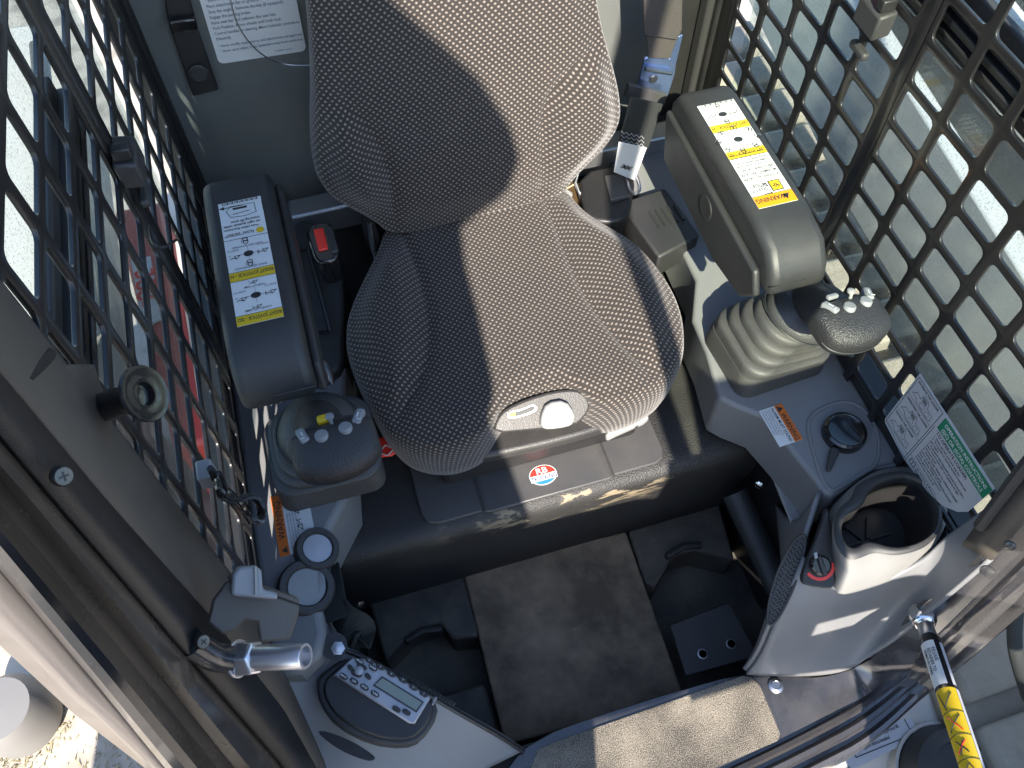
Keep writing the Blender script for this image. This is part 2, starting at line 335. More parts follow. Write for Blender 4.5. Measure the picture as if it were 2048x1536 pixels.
# small tabs on the foot rests
for (a, b_, lab) in (((815, 1280), (880, 1258), 'left'), ((1335, 1112), (1400, 1090), 'right')):
    p, q = Z(*a, .006), Z(*b_, .006)
    tag(MB().tube([p+V((0, 0, -.012)), p, p.lerp(q, .5)+V((0, .006, .004)), q, q+V((0, 0, -.012))], .006, 8).build('tab_handle', 'rubber'), 'black looped tab on the %s foot rest' % lab, 'handle')
br = MB().prism([Z(1340, 1250, .02), Z(1452, 1206, .02), Z(1462, 1210, .02), Z(1518, 1312, .02), Z(1372, 1352, .02)], (0, 0, -.006))
t = thing('pedal_bracket', 'scuffed black steel plate with two holes right of the mat', 'bracket', Z(1430, 1280, -.08))
br.build('plate', 'sheet', t, bevel=.002)
for x, y in ((1405, 1308), (1462, 1288)):
    c = Z(x, y, .0205); MB().lathe([(.0085, .0), (.0085, .0012), (.0065, .0014), (.0065, -.004)], c, n=18, caps=False).build('hole_rim', 'zinc', t)
    MB().lathe([(.0066, 0), (.0001, 0.0)], c+V((0, 0, .0006)), n=18).build('hole', 'ink', t)
MB().box(Z(1430, 1280, .0)+V((0, 0, -.045)), (.05, .04, .08)).build('post', 'black', t)
tag(MB().prism([Z(x, y, .004) for x, y in ((925, 1140), (1252, 1062), (1368, 1392), (1010, 1490))], (0, 0, -.08)).build('floor_mat', 'dirty_mat', bevel=.004), 'dusty brown floor mat in the middle of the footwell', 'floor mat')
# ------------------------------------------------------------------ seat
seat = thing('operator_seat', 'grey dotted fabric operator seat with bolstered cushion and backrest', 'seat', (.2, .65, .30))
def pillow(name, outline, cen, n, prof, hfun, N=220, rings_in=44, uvflip=1):
    """outline: closed loop in plane; prof: (scale, offset along n) from back edge to front edge; then rings shrink to the centre with hfun"""
    n = V(n).normalized(); o = resample(chaikin(outline, 3), N); rings = []
    for s, h in prof: rings.append([cen+(p-cen)*s+n*h for p in o])
    s0 = prof[-1][0]; h0 = prof[-1][1]
    for k in range(1, rings_in+1):
        s = s0*(1-(k/rings_in))**1.0; s = max(s, .012)
        rings.append([cen+(p-cen)*s for p in o])
    base = len(prof)
    for k in range(len(rings)):
        for i in range(N):
            p = rings[k][i]
            if k >= base: rings[k][i] = p+n*(h0+hfun(p, 1-(k-base+1)/rings_in))
            else: rings[k][i] = p+n*(hfun(o[i]*.985+cen*.015, 1)*max(0, min(1, (k)/(base-1))))
    mb = MB(); mb.loft(rings, caps=True)
    U = n.orthogonal(); ux = V((1, 0, 0)); vy = n.cross(ux).normalized()
    uv = []
    for k in range(len(rings)):
        for i in range(N):
            q = o[i]-cen; rad = V((q.dot(ux), q.dot(vy), 0)); rad.normalize()
            if k >= base-1: d = rings[k][i]-cen; uv.append((d.dot(ux), d.dot(vy)))
            else:
                acc = sum((rings[m_][i]-rings[m_+1][i]).length for m_ in range(k, base-1)); d = rings[base-1][i]-cen; uv.append((d.dot(ux)+rad.x*acc, d.dot(vy)+rad.y*acc))
    mb.uv = uv
    return mb
def sstep(a, b, x): t = max(0, min(1, (x-a)/(b-a))); return t*t*(3-2*t)
cz = .455
cush = [(775, 455), (757, 515), (722, 580), (696, 640), (690, 690), (704, 745), (733, 805), (760, 856), (795, 895), (850, 913), (905, 911), (960, 888), (988, 852), (1003, 822), (1050, 800), (1110, 788), (1152, 786), (1178, 808), (1205, 822), (1240, 820), (1295, 802), (1345, 768), (1366, 720), (1369, 668), (1355, 610), (1322, 552), (1272, 497), (1215, 466), (1165, 435), (1130, 390), (1060, 392), (900, 432)]
co = [Z(x, y, cz) for x, y in cush]; cc = V((.205, .70, cz))
def interp(tab, t):
    tab = sorted(tab)
    if t <= tab[0][0]: return tab[0][1]
    for (a, b), (c, d) in zip(tab[:-1], tab[1:]):
        if t <= c: return lerp(b, d, (t-a)/(c-a))
    return tab[-1][1]
def curve_tab(pts): return [(p.y, p.x) for p in chaikin(pts, 2, False)]
sL = curve_tab([Z(x, y, .478) for x, y in ((795, 440), (806, 470), (838, 540), (860, 620), (862, 700), (842, 770), (800, 835))])
sR = curve_tab([Z(x, y, .478) for x, y in ((1078, 370), (1088, 395), (1115, 460), (1150, 550), (1190, 620), (1240, 685), (1300, 745))])
def hc(p, r):
    yy = p.y; dl = interp(sL, yy)-p.x; dr = p.x-interp(sR, yy); d = max(dl, dr)
    b = sstep(.0, .045, d)*.022; groove = -.0065*math.exp(-(d/.0065)**2)
    return b*sstep(1.02, .80, r)+groove*sstep(1.0, .88, r)+.008*sstep(1, .82, r)-.004*math.cos((yy-.7)*9)
cm = pillow('cushion', co, cc, (0, 0, 1), [(.93, -.085), (.965, -.075), (.985, -.05), (.998, -.02), (1.0, 0), (.99, .014), (.97, .023)], hc)
cm.build('cushion', 'fabric', seat, 180)
bn = V((0, -1, .2)).normalized(); bp0 = V((.2, .885, .5))
BK = lambda x, y, off=0: PL(x, y, bp0+bn*off, bn)
back = [(770, 458), (748, 436), (705, 412), (655, 385), (630, 345), (622, 300), (626, 200), (620, 80), (610, -20), (600, -140), (620, -260), (700, -330), (900, -360), (1080, -330), (1160, -250), (1180, -100), (1190, 10), (1208, 80), (1228, 150), (1238, 210), (1231, 250), (1200, 292), (1165, 325), (1140, 352), (1122, 380), (1050, 400), (900, 436), (815, 458)]
bo = [BK(x, y) for x, y in back]; bc = V((.2, 0, 0)); bcen = bp0+V((0, .2, 1)).normalized()*.22+V((.02, 0, 0))
bL = [(p.z, p.x) for p in chaikin([BK(x, y, .03) for x, y in ((798, 470), (795, 455), (791, 400), (780, 340), (762, 290), (738, 250), (700, 215))], 2, False)]
bR = [(p.z, p.x) for p in chaikin([BK(x, y, .03) for x, y in ((1090, 410), (1090, 395), (1088, 320), (1086, 240), (1104, 185), (1150, 135), (1200, 100))], 2, False)]
def hb(p, r):
    dl = interp(bL, p.z)-p.x; dr = p.x-interp(bR, p.z); d = max(dl, dr); fade = 1-sstep(.66, .76, p.z)
    b = sstep(.0, .045, d)*.026*fade; gr = -.0065*math.exp(-(d/.0065)**2)*fade
    return b*sstep(1.02, .82, r)+gr*sstep(1.0, .9, r)+.012*sstep(1, .75, r)
bm_ = pillow('backrest', bo, bcen, bn, [(.90, -.11), (.95, -.10), (.98, -.06), (.997, -.02), (1.0, 0), (.99, .013), (.97, .021)], hb)
bm_.build('backrest', 'fabric', seat, 180)
# seat pan and front control trim
pan = [(770, 860), (795, 906), (850, 936), (915, 938), (1000, 922), (1100, 900), (1195, 874), (1250, 850), (1300, 815), (1330, 780), (1250, 700), (1000, 760), (850, 800)]
MB().prism(chaikin([Z(x, y, .375) for x, y in pan], 2), (0, 0, .022)).build('seat_pan', 'pan', seat, bevel=.006, seg=3)
MB().box((.205, .70, .34), (.30, .34, .07)).build('suspension_box', 'black', seat, bevel=.01)
MB().prism(chaikin([Z(x, y, .352) for x, y in [(790, 880), (815, 905), (860, 930), (920, 934), (1100, 890), (1300, 800), (1200, 700), (850, 800)]], 1), (0, 0, .02)).build('lower_pan', 'black', seat, bevel=.004)
tn = V((0, -.75, 1)).normalized(); tp0 = Z(1080, 825, .458)
TP = lambda x, y, o=0: PL(x, y, tp0+tn*o, tn)
trim = [(985, 868), (993, 838), (1010, 818), (1055, 798), (1105, 783), (1150, 778), (1172, 790), (1182, 812), (1170, 835), (1150, 852), (1075, 860)]
tr_ = MB().prism([TP(x, y) for x, y in chaikin([V((a, b, 0)) for a, b in trim], 1) for x, y in [(x.x if hasattr(x, 'x') else x, y)]] if False else [TP(a.x, a.y) for a in chaikin([V((a, b, 0)) for a, b in trim], 1)], -tn*.03).build('control_trim', 'pan', seat, bevel=.003)
slot = [(1014, 834), (1018, 823), (1045, 818), (1065, 808), (1074, 812), (1074, 822), (1050, 832), (1022, 838)]
MB().prism([TP(a.x, a.y, .0015) for a in chaikin([V((a, b, 0)) for a, b in slot], 2)], -tn*.003).build('weight_gauge', 'zinc', tr_)
slot2 = [(1018, 833), (1021, 826), (1045, 821), (1064, 812), (1070, 814), (1069, 820), (1048, 829), (1023, 835)]
MB().prism([TP(a.x, a.y, .0024) for a in chaikin([V((a, b, 0)) for a, b in slot2], 1)], -tn*.003).build('gauge_window', 'ink', tr_)
MB().prism([TP(x, y, .0034) for x, y in ((1021, 833), (1022, 827), (1031, 825), (1031, 832))], -tn*.003).build('gauge_pointer', 'yellow', tr_)
pad = [(1082, 856), (1083, 832), (1094, 806), (1132, 800), (1152, 828), (1148, 848), (1135, 855), (1098, 860)]
MB().prism([TP(a.x, a.y, .014) for a in chaikin([V((a, b, 0)) for a, b in pad], 1)], -tn*.025).build('adjuster_paddle', 'white_plastic', seat, bevel=.004, seg=3)
lv = [Z(1208, 876, .365), Z(1220, 862, .365), Z(1265, 846, .368), Z(1272, 838, .368), Z(1290, 834, .368), Z(1297, 842, .368), Z(1285, 852, .366), Z(1270, 858, .366), Z(1230, 876, .365), Z(1214, 884, .365)]
MB().prism(lv, (0, 0, .012)).build('slide_lever', 'white_plastic', seat, bevel=.003, seg=3)
MB().tube([Z(1275, 850, .37), Z(1235, 840, .375), Z(1200, 838, .38)], .006, 8).build('lever_shaft', 'black', seat)
# red release tag beside the left joystick
rt = [(752, 918), (757, 880), (772, 876), (795, 895), (796, 906), (784, 914)]
rtg = MB().prism([Z(x, y, .40) for x, y in rt], (0, 0, .006)).build('release_tab', 'red', bevel=.002); tag(rtg, 'red tab with a diamond mark beside the left joystick', 'tab')
dm = [Z(758, 906, .4066), Z(771, 890, .4066), Z(788, 898, .4066), Z(775, 911, .4066)]
mbd = MB()
for a, b_ in zip(dm, dm[1:]+dm[:1]): mbd.tube([a, b_], .0009, 5)
mbd.build('diamond_mark', 'paper', rtg)
# hinge brackets either side of the seat joint
hb_ = [(1120, 385), (1150, 368), (1168, 380), (1178, 415), (1165, 440), (1140, 415)]
MB().prism([Y(x, y, .90) for x, y in hb_], (0, .012, 0)).build('hinge_plate', 'brass', seat, bevel=.002)
MB().tube([Y(1125, 385, .89), Y(1137, 392, .89)], .008, 10).build('hinge_knob', 'white_plastic', seat)
MB().tube([Y(1160, 330, .92), Y(1150, 365, .90), Y(1165, 405, .88)], .003, 8).build('hinge_wire', 'zinc', seat)
MB().prism([Y(x, y, .88) for x, y in ((722, 425), (745, 430), (760, 480), (765, 535), (745, 520), (728, 470))], (0, .015, 0)).build('hinge_plate', 'black', seat, bevel=.003)
MB().tube([Y(738, 445, .87), Y(744, 490, .86), Y(752, 520, .85)], .004, 8).build('hinge_strip', 'chrome', seat)
# crumb of debris on the backrest
# ------------------------------------------------------------------ cover sheet on the platform with sticker
sh = thing('seat_base_cover', 'thin grey plastic cover sheet on the platform below the seat', 'cover', (.2, .56, .30))
sx0, sx1, sy0, sy1 = .012, .386, .478, .66
shp = [(sx0, sy1), (sx0, sy0+.02), (sx0+.006, sy0+.006), (sx0+.02, sy0), (.098, sy0), (.106, sy0-.004), (.292, sy0-.004), (.30, sy0), (sx1-.02, sy0), (sx1-.006, sy0+.006), (sx1, sy0+.02), (sx1, sy1)]
MB().prism([(x, y, .3005) for x, y in shp], (0, 0, .006)).build('sheet', 'sheet', sh, bevel=.002)
for xx in (.103, .296): MB().prism([(xx-.006, sy0-.002, .306), (xx, sy0-.002, .3105), (xx+.006, sy0-.002, .306)], (0, sy1-sy0, 0)).build('rib', 'sheet', sh)
sc_ = Z(1086, 950, .307)
K = 1.2
els = [('p', 'red', 0, [(a, max(b, 0)) for a, b in ell(0, 0, .0165*K, .0125*K, 28)]), ('p', 'blue', 0, [(a, min(b, -.001)) for a, b in ell(0, 0, .0165*K, .0125*K, 28)]),
       ('r', 'paper', 1, -.0170*K, -.0074*K, .0170*K, .0008*K), ('t', 'white', 2, 0, .0022*K, .0110*K, 'RB', 'c', 1.15), ('t', 'navy', 2, 0, -.0066*K, .0100*K, 'TRUCKING', 'c', .85)]
st = decal('sticker', None, sc_, (1, 0, 0), (0, 1, 0), ell(0, 0, .0175*K, .0135*K, 28), els, 'white')
tag(st, 'small oval red, white and blue trucking sticker on the grey cover sheet', 'sticker')
# ------------------------------------------------------------------ armrest covers
def armrest(x0, x1, y0, y1, zt, label, flare):
    a = thing('armrest_cover', label, 'armrest', ((x0+x1)/2, (y0+y1)/2, .46), 'armrest covers')
    pr = [(y1, .575), (y1, zt-.03), (y1-.015, zt-.004), (y1-.04, zt), (y0+.075, zt), (y0+.03, zt-.010), (y0+.006, zt-.035), (y0, zt-.055), (y0+.003, .588)]
    MB().prism([(x0, y, z) for y, z in pr], (x1-x0, 0, 0)).build('shell', 'cover', a, bevel=.012, seg=4)
    s = -1 if flare < 0 else 1
    xi = x1 if flare > 0 else x0
    MB().prism([(xi, y, z) for y, z in [(y1-.01, zt-.035), (y0+.03, zt-.045), (y0+.012, .585), (y0+.04, .55), (y0+.12, .535), (y1-.03, .55)]], (.010*flare, 0, 0)).build('side_flange', 'cover', a, bevel=.004, seg=3)
    MB().tube([(xi, y0+.002, .612), (xi-.05*flare, y0+.002, .612)], .001, 5).build('seam', 'black', a)
    return a
aL = armrest(-.158, -.070, .553, .885, .66, 'dark grey armrest cover with the right joystick decal', 1)
aR = armrest(.494, .575, .533, .870, .66, 'dark grey armrest cover with the orange headed warning decal', -1)
MB().tube([Z(622, 708, .56), Z(632, 716, .56), Z(645, 728, .555), Z(655, 745, .55), Z(659, 766, .54)], .0065, 12).build('grab_loop', 'gloss', aL)
MB().tube([Z(1492, 495, .57), Z(1484, 508, .57), Z(1484, 524, .565), Z(1494, 545, .56), Z(1506, 560, .55)], .0065, 12).build('grab_loop', 'gloss', aR)
MB().tube([(.4845, .70, .59), (.4825, .70, .59)], .018, 20).build('plug', 'cover', aR, bevel=.001)
def icon_loader(x, y, s, up=1):
    return [('l', 'ink', 2, [(x-s, y-s*.3), (x-s*.2, y+s*.5), (x+s*.6, y+s*.1), (x+s, y+s*.4)], s*.14), ('l', 'ink', 2, [(x-s, y-s*.3), (x+s*.2, y-s*.3), (x-s*.2, y+s*.5)], s*.14),
            ('l', 'ink', 2, [(x+s*1.1, y-.3*s), (x+s*1.1, y+.5*s*up)], s*.14)]
def icon_veh(x, y, s, a=0):
    ca, sa = math.cos(a), math.sin(a); R = lambda p, q: (x+p*ca-q*sa, y+p*sa+q*ca)
    return [('l', 'ink', 2, [R(-s*.45, -s*.7), R(s*.45, -s*.7), R(s*.45, s*.5), R(s*.2, s*.8), R(-s*.2, s*.8), R(-s*.45, s*.5), R(-s*.45, -s*.7)], s*.16),
            ('l', 'ink', 2, [R(-s*.3, 0), R(s*.3, 0)], s*.3), ('l', 'ink_grey', 2, [R(s*.75, -s*.5), R(s*.75, s*.5)], s*.13)]
# left armrest decal (image left); reads for someone sitting in the seat
oL = Z(568, 633, .6605); WL, HL = (Z(568, 633, .66)-Z(475, 655, .66)).length, (Z(475, 655, .66)-Z(429, 412, .66)).length
E_ = []
yb = HL
E_ += [('r', 'yellow', 0, 0, HL-.0135, WL, HL), ('t', 'ink', 1, WL/2, HL-.0105, .0088, 'RIGHT JOYSTICK - ISO', 'c', .92)]
h2 = HL*.595
E_ += [('r', 'yellow', 0, 0, h2, WL, h2+.0135), ('t', 'ink', 1, WL/2, h2+.003, .0088, 'RIGHT JOYSTICK - H', 'c', .92), ('r', 'ink', 1, 0, h2-.0006, WL, h2), ('r', 'ink', 1, 0, h2+.0135, WL, h2+.0141), ('r', 'ink', 1, 0, HL-.0141, WL, HL-.0135)]
h3 = HL*.33
for cy in (lerp(h2+.0135, HL-.0135, .5), lerp(h3, h2, .5)):
    E_ += [('p', 'ink', 1, ell(WL/2, cy, .006, .0045)), ('l', 'ink_grey', 1, [(WL/2-.013, cy), (WL/2+.013, cy)], .0005), ('l', 'ink_grey', 1, [(WL/2, cy-.011), (WL/2, cy+.011)], .0005)]
    E_ += icon_loader(WL*.16, cy, .006)+icon_loader(WL*.80, cy+.002, .006, -1)
    E_ += [('t', 'ink_grey', 1, WL*.16, cy-.012, .0042, 'BUCKET TILT', 'c', .8), ('t', 'ink_grey', 1, WL*.84, cy-.010, .0042, 'BUCKET TILT', 'c', .8)]
cy = lerp(h2+.0135, HL-.0135, .5)
E_ += icon_loader(WL*.5, cy+.017, .005)+icon_loader(WL*.5, cy-.020, .005, -1)+[('t', 'ink_grey', 1, WL/2, HL-.0205, .0046, 'LOWER LIFT ARMS', 'c', .8), ('t', 'ink_grey', 1, WL/2, cy-.0155, .0042, 'RAISE LIFT ARMS', 'c', .8)]
cy = lerp(h3, h2, .5)
E_ += icon_veh(WL*.5, cy+.015, .006)+icon_veh(WL*.52, cy-.021, .006)+[('t', 'ink_grey', 1, WL/2, h2-.0065, .0046, 'RIGHT SIDE FORWARD', 'c', .8), ('t', 'ink_grey', 1, WL/2, cy-.0145, .0042, 'RIGHT SIDE BACKWARD', 'c', .8)]
E_ += [('r', 'ink', 1, 0, h3-.0007, WL, h3), ('p', 'yellow', 1, ell(.008, h3-.008, .0048, .0048)), ('t', 'ink', 1, .016, h3-.0105, .0078, 'FLOAT "DETENT"', 'l', .95)]
for k, s_ in enumerate(('Press yellow float button', 'on right joystick while', 'lowering lift arms')): E_.append(('t', 'ink', 1, .006, h3-.0185-.0062*k, .0054, ('* ' if k == 0 else '  ')+s_, 'l', .92))
bx, by = WL*.5, h3*.27
E_ += [('l', 'ink', 1, [(bx-.017, by-.008), (bx-.018, by+.008), (bx-.004, by+.011), (bx+.014, by+.009), (bx+.018, by-.002), (bx+.012, by-.009), (bx-.017, by-.008)], .0008), ('l', 'ink', 1, [(bx-.006, by-.004), (bx+.008, by-.004)], .0035), ('l', 'ink', 1, [(bx-.01, by+.003), (bx+.01, by+.005)], .001),
       ('l', 'ink', 1, [(bx-.027, by-.008), (bx-.027, by+.006)], .0012), ('l', 'ink', 1, [(bx+.02, .0095), (bx-.002, .0095)], .0012), ('p', 'ink', 1, [(bx+.02, .0065), (bx+.0265, .0095), (bx+.02, .0125)])]
for k in range(22): E_.append(('r', 'ink', 1, WL*(.08+.038*k), .001, WL*(.08+.038*k)+.0008+.0008*(k % 3 == 0), .0045))
decal('joystick_decal', aL, oL, Z(475, 655, .66)-Z(568, 633, .66), (0, -1, 0), [(0, 0), (WL, 0), (WL, HL), (0, HL)], E_) if False else decal('joystick_decal', aL, V((oL.x, oL.y+HL, .6605)), (-1, 0, 0), (0, -1, 0), [(0, 0), (WL, 0), (WL, HL), (0, HL)], E_)
# right armrest decal
oR = Z(1596, 400, .6605); q = Z(1517, 418, .66); WR = (oR-q).length; HR = (q-Z(1396, 213, .66)).length
E_ = [('r', 'amber', 0, 0, HR-.019, WR, HR), ('t', 'ink', 1, WR*.58, HR-.0145, .0125, 'WARNING', 'c', 1.0), ('p', 'ink', 1, [(.006, HR-.0145), (.0165, HR-.0145), (.01125, HR-.005)]), ('r', 'ink', 1, 0, HR-.0197, WR, HR-.019)]
yb = HR*.80
E_ += [('p', 'ink', 1, [(.008, yb-.001), (.024, yb-.001), (.024, HR-.022), (.008, HR-.022)]), ('p', 'yellow', 2, [(.0095, yb+.0005), (.0225, yb+.0005), (.0225, (yb+HR-.022)/2-.0004), (.0095, (yb+HR-.022)/2-.0004)]), ('p', 'yellow', 2, [(.0095, (yb+HR-.022)/2+.0004), (.0225, (yb+HR-.022)/2+.0004), (.0225, HR-.0235), (.0095, HR-.0235)]),
       ('t', 'ink', 3, .016, yb+.004, .0065, 'H', 'c'), ('t', 'ink', 3, .016, HR-.0315, .0065, 'ISO', 'c', .9), ('t', 'ink', 1, WR-.004, HR-.031, .0072, 'SELECT', 'r', .9), ('t', 'ink', 1, WR-.008, HR-.039, .0072, 'MODE', 'r', .95)]
for k in (0, 1):
    yy = yb+.006+.013*k; E_ += [('l', 'ink', 1, [(.027, yy), (.036, yy)], .0011), ('p', 'ink', 1, [(.0275, yy-.0022), (.025, yy), (.0275, yy+.0022)])]
E_.append(('r', 'ink', 1, 0, yb-.0045, WR, yb-.0040))
for k, (s_, z_) in enumerate((('ACCIDENTAL LOADER', .0072), ('MOVEMENT CAN CAUSE', .0072), ('SERIOUS INJURY OR DEATH', .0072))): E_.append(('t', 'ink', 1, .003, yb-.0122-.0080*k, z_, s_, 'l', .9))
for k, s_ in enumerate(('* Drive and lift arm functions operate', '  on different joysticks in each', '  control mode.', '* Know and understand the selected', '  control mode before operating.')): E_.append(('t', 'ink', 1, .003, yb-.0345-.0052*k, .0046, s_, 'l', .88))
ya, yc = HR*.515, HR*.25
for yy, s_ in ((ya, 'LEFT JOYSTICK - ISO'), (yc, 'LEFT JOYSTICK - H')): E_ += [('r', 'yellow', 0, 0, yy-.0065, WR, yy+.0065), ('t', 'ink', 1, WR/2, yy-.0033, .0088, s_, 'c', .92), ('r', 'ink', 1, 0, yy-.0071, WR, yy-.0065), ('r', 'ink', 1, 0, yy+.0065, WR, yy+.0071)]
cy = (ya+yc)/2; E_ += [('p', 'ink', 1, ell(WR/2, cy, .0062, .005))]
for k in range(8):
    a = math.pi/4*k+.1; rx, ry = .027, .0215; E_ += icon_veh(WR/2+rx*math.sin(a), cy+ry*math.cos(a), .0058, -a*.5); E_.append(('l', 'ink_grey', 1, [(WR/2+.009*math.sin(a), cy+.008*math.cos(a)), (WR/2+.015*math.sin(a), cy+.012*math.cos(a))], .0005))
cy = yc*.5; E_ += [('p', 'ink', 1, ell(WR/2, cy, .0062, .0045))]+icon_veh(WR/2, cy+.015, .0055)+icon_veh(WR/2, cy-.016, .0055)+icon_loader(WR*.2, cy, .006)+icon_loader(WR*.78, cy, .006)
E_ += [('t', 'ink_grey', 1, WR/2, yc-.0125, .004, 'LEFT SIDE FORWARD', 'c', .8), ('t', 'ink_grey', 1, WR/2, cy-.0095, .004, 'LEFT SIDE REVERSE', 'c', .8)]
for k in range(24): E_.append(('r', 'ink', 1, WR*(.06+.036*k), .0005, WR*(.06+.036*k)+.0007+.0007*(k % 4 == 0), .0045))
decal('joystick_decal', aR, V((oR.x, oR.y+HR, .6605)), (-1, 0, 0), (0, -1, 0), [(0, 0), (WR, 0), (WR, HR), (0, HR)], E_)
# ------------------------------------------------------------------ side consoles
cR = thing('side_console', 'grey moulded side console with cup holder and heater knob, image right', 'console', (.58, .35, .0), 'moulded side consoles')
cL = thing('side_console', 'grey moulded side console with round ports and radio pod, image left', 'console', (-.17, .35, .0), 'moulded side consoles')
zc = .42
topR = [(1350, 470), (1392, 560), (1385, 640), (1412, 702), (1438, 795), (1470, 812), (1522, 832), (1570, 885), (1632, 962), (1645, 985), (1668, 993), (1690, 978), (1740, 940)]
pts = [Z(x, y, zc) for x, y in topR]; yA = pts[-1].y
MB().prism(pts+[V((.655, yA, zc)), V((.655, 1.0, zc)), V((.46, 1.0, zc))], (0, 0, -.10)).build('console_top', 'console', cR, bevel=.006, seg=3)
arc = [Z(x, y, zc) for x, y in ((1740, 940), (1808, 930), (1866, 945), (1897, 1003), (1895, 1066), (1885, 1095))]
wl = [V((.657, lerp(yA, .20, k/5), zc)) for k in range(6)]
MB().loft([[p-V((0, 0, .05)) for p in arc], arc, wl], caps=False, closed=False).build('console_ledge', 'console', cR, 30)
# raised collar around the right joystick
# front apron: slopes from the cup holder down to the sill
ap = [[Z(1606, 1110, .400), Z(1672, 1178, .390), Z(1790, 1152, .395), X(1897, 1075, .630), X(1975, 1020, .645)],
      [Z(1545, 1245, .33), Z(1650, 1215, .335), Z(1800, 1170, .335), X(1920, 1110, .620), X(1995, 1062, .640)],
      [Z(1520, 1310, .215), Z(1660, 1275, .235), Z(1800, 1215, .26), X(1925, 1140, .608), X(2000, 1090, .628)],
      [Z(1492, 1342, .158), Z(1640, 1350, .160), Z(1740, 1325, .18), X(1880, 1212, .598), X(1990, 1118, .616)]]
def sheet(name, rows, mt, parent, sub=3, thick=.006):
    mb = MB(); mb.loft(rows, caps=False, closed=False); o = mb.build(name, mt, parent, 180)
    md = o.modifiers.new('sub', 'SUBSURF'); md.levels = sub; md.render_levels = sub; md.boundary_smooth = 'PRESERVE_CORNERS'
    md = o.modifiers.new('solid', 'SOLIDIFY'); md.thickness = thick; md.offset = -1
    return o
sheet('front_apron', ap, 'console', cR)
# steep inner face (footwell side) carrying the speaker grille
fin = [[Z(1643, 985, .42), Z(1606, 1110, .400), Z(1545, 1245, .33), Z(1520, 1310, .215), Z(1492, 1342, .158)],
       [Z(1600, 1065, .36), Z(1575, 1115, .33), Z(1530, 1240, .27), Z(1512, 1300, .18), Z(1490, 1340, .12)],
       [V((.56, .40, .20)), V((.55, .33, .16)), V((.53, .26, .12)), V((.50, .21, .10)), V((.45, .19, .06))]]
sheet('inner_face', fin, 'console', cR)
gr = [(1606, 1066), (1613, 1078), (1606, 1120), (1588, 1175), (1560, 1232), (1542, 1252), (1534, 1243), (1538, 1200), (1556, 1140), (1585, 1085)]
gp, gn = Z(1572, 1160, .352), V((-.55, -.25, .8)).normalized()
MB().prism([PL(a.x, a.y, gp+gn*.024, gn) for a in chaikin([V((a, b, 0)) for a, b in gr], 2)], -gn*.04).build('speaker_grille', 'grille', cR, bevel=.002)
MB().tube([PL(a.x, a.y, gp+gn*.024, gn) for a in chaikin([V((a, b, 0)) for a, b in gr], 2)], .0018, 6, closed=True).build('grille_rim', 'rubber', cR)
# heater control panel with knob
hp, hn = Z(1640, 1130, .408), V((-.2, -.35, 1)).normalized(); H = lambda x, y, o=0: PL(x, y, hp+hn*o, hn)
hpl = [(1655, 1008), (1640, 1060), (1612, 1125), (1602, 1160), (1612, 1172), (1660, 1178), (1672, 1168), (1668, 1100), (1660, 1040)]
pn = MB().prism([H(a.x, a.y, .008) for a in chaikin([V((a, b, 0)) for a, b in hpl], 1)], -hn*.014).build('heater_panel', 'black', cR, bevel=.002)
kc = H(1638, 1130, .008); ku = V((1, 0, 0)); ku = (ku-hn*ku.dot(hn)).normalized(); kv = hn.cross(ku)
MB().lathe([(.013, 0), (.0125, .010), (.010, .012)], kc, hn, 24).build('heater_knob', 'gloss', pn, bevel=.001)
MB().box(kc+hn*.013, (.006, .024, .008), Matrix((ku, kv, hn)).transposed()).build('knob_grip', 'black', pn, bevel=.0015)
MB().prism([H(x, y, .030) for x, y in ((1628, 1106), (1634, 1104), (1636, 1116), (1630, 1118))], -hn*.002).build('knob_pointer', 'white_plastic', pn)
mbk = []
for k in range(15):
    a = math.radians(200+k*11); mbk.append((kc+(ku*math.cos(a)+kv*math.sin(a))*.0155, kc+(ku*math.cos(a)+kv*math.sin(a))*.0195))
mk = MB(); mk.loft([[a+hn*.0006 for a, b in mbk], [b+hn*.0006 for a, b in mbk]], caps=False, closed=False); mk.build('heat_scale', 'red', pn)
# cup holder
zr = .455
inner = [(1735, 985), (1762, 965), (1805, 954), (1848, 968), (1872, 1008), (1872, 1058), (1842, 1084), (1790, 1098), (1742, 1082), (1728, 1082), (1712, 1097), (1692, 1092), (1680, 1062), (1690, 1030), (1722, 1014), (1731, 1000)]
outer = [(1712, 968), (1755, 948), (1808, 940), (1858, 955), (1886, 1003), (1884, 1060), (1850, 1098), (1790, 1113), (1750, 1104), (1730, 1112), (1706, 1122), (1680, 1110), (1664, 1066), (1672, 1020), (1700, 1000), (1706, 985)]
def ipx(lst, z, n=64): return resample([Z(a.x, a.y, z) for a in chaikin([V((a, b, 0)) for a, b in lst], 2)], n)
I, O = ipx(inner, zr), ipx(outer, zr)
skirt = [(1690, 985), (1740, 945), (1808, 938), (1862, 952), (1890, 1003), (1888, 1062), (1852, 1120), (1790, 1160), (1730, 1180), (1690, 1190), (1672, 1188), (1662, 1150), (1650, 1085), (1655, 1030), (1668, 1005), (1678, 995)]
S = ipx(skirt, .395)
ch = thing('cup_holder', 'light grey cup holder with handle notch on the right console', 'cup holder', Z(1790, 1030, .38))
dz = V((0, 0, 1))
MB().loft([S, [a.lerp(b, .55)+dz*.012 for a, b in zip(S, O)], [p-dz*.006 for p in O], O], caps=False).build('shell', 'console_light', ch, 60)
MB().loft([O, [a.lerp(b, .3)+dz*.004 for a, b in zip(O, I)], [a.lerp(b, .75)+dz*.004 for a, b in zip(O, I)], I, [p-dz*.012 for p in I]], caps=False).build('rim', 'cover', ch, 60)
cI = sum(I, V())/len(I)
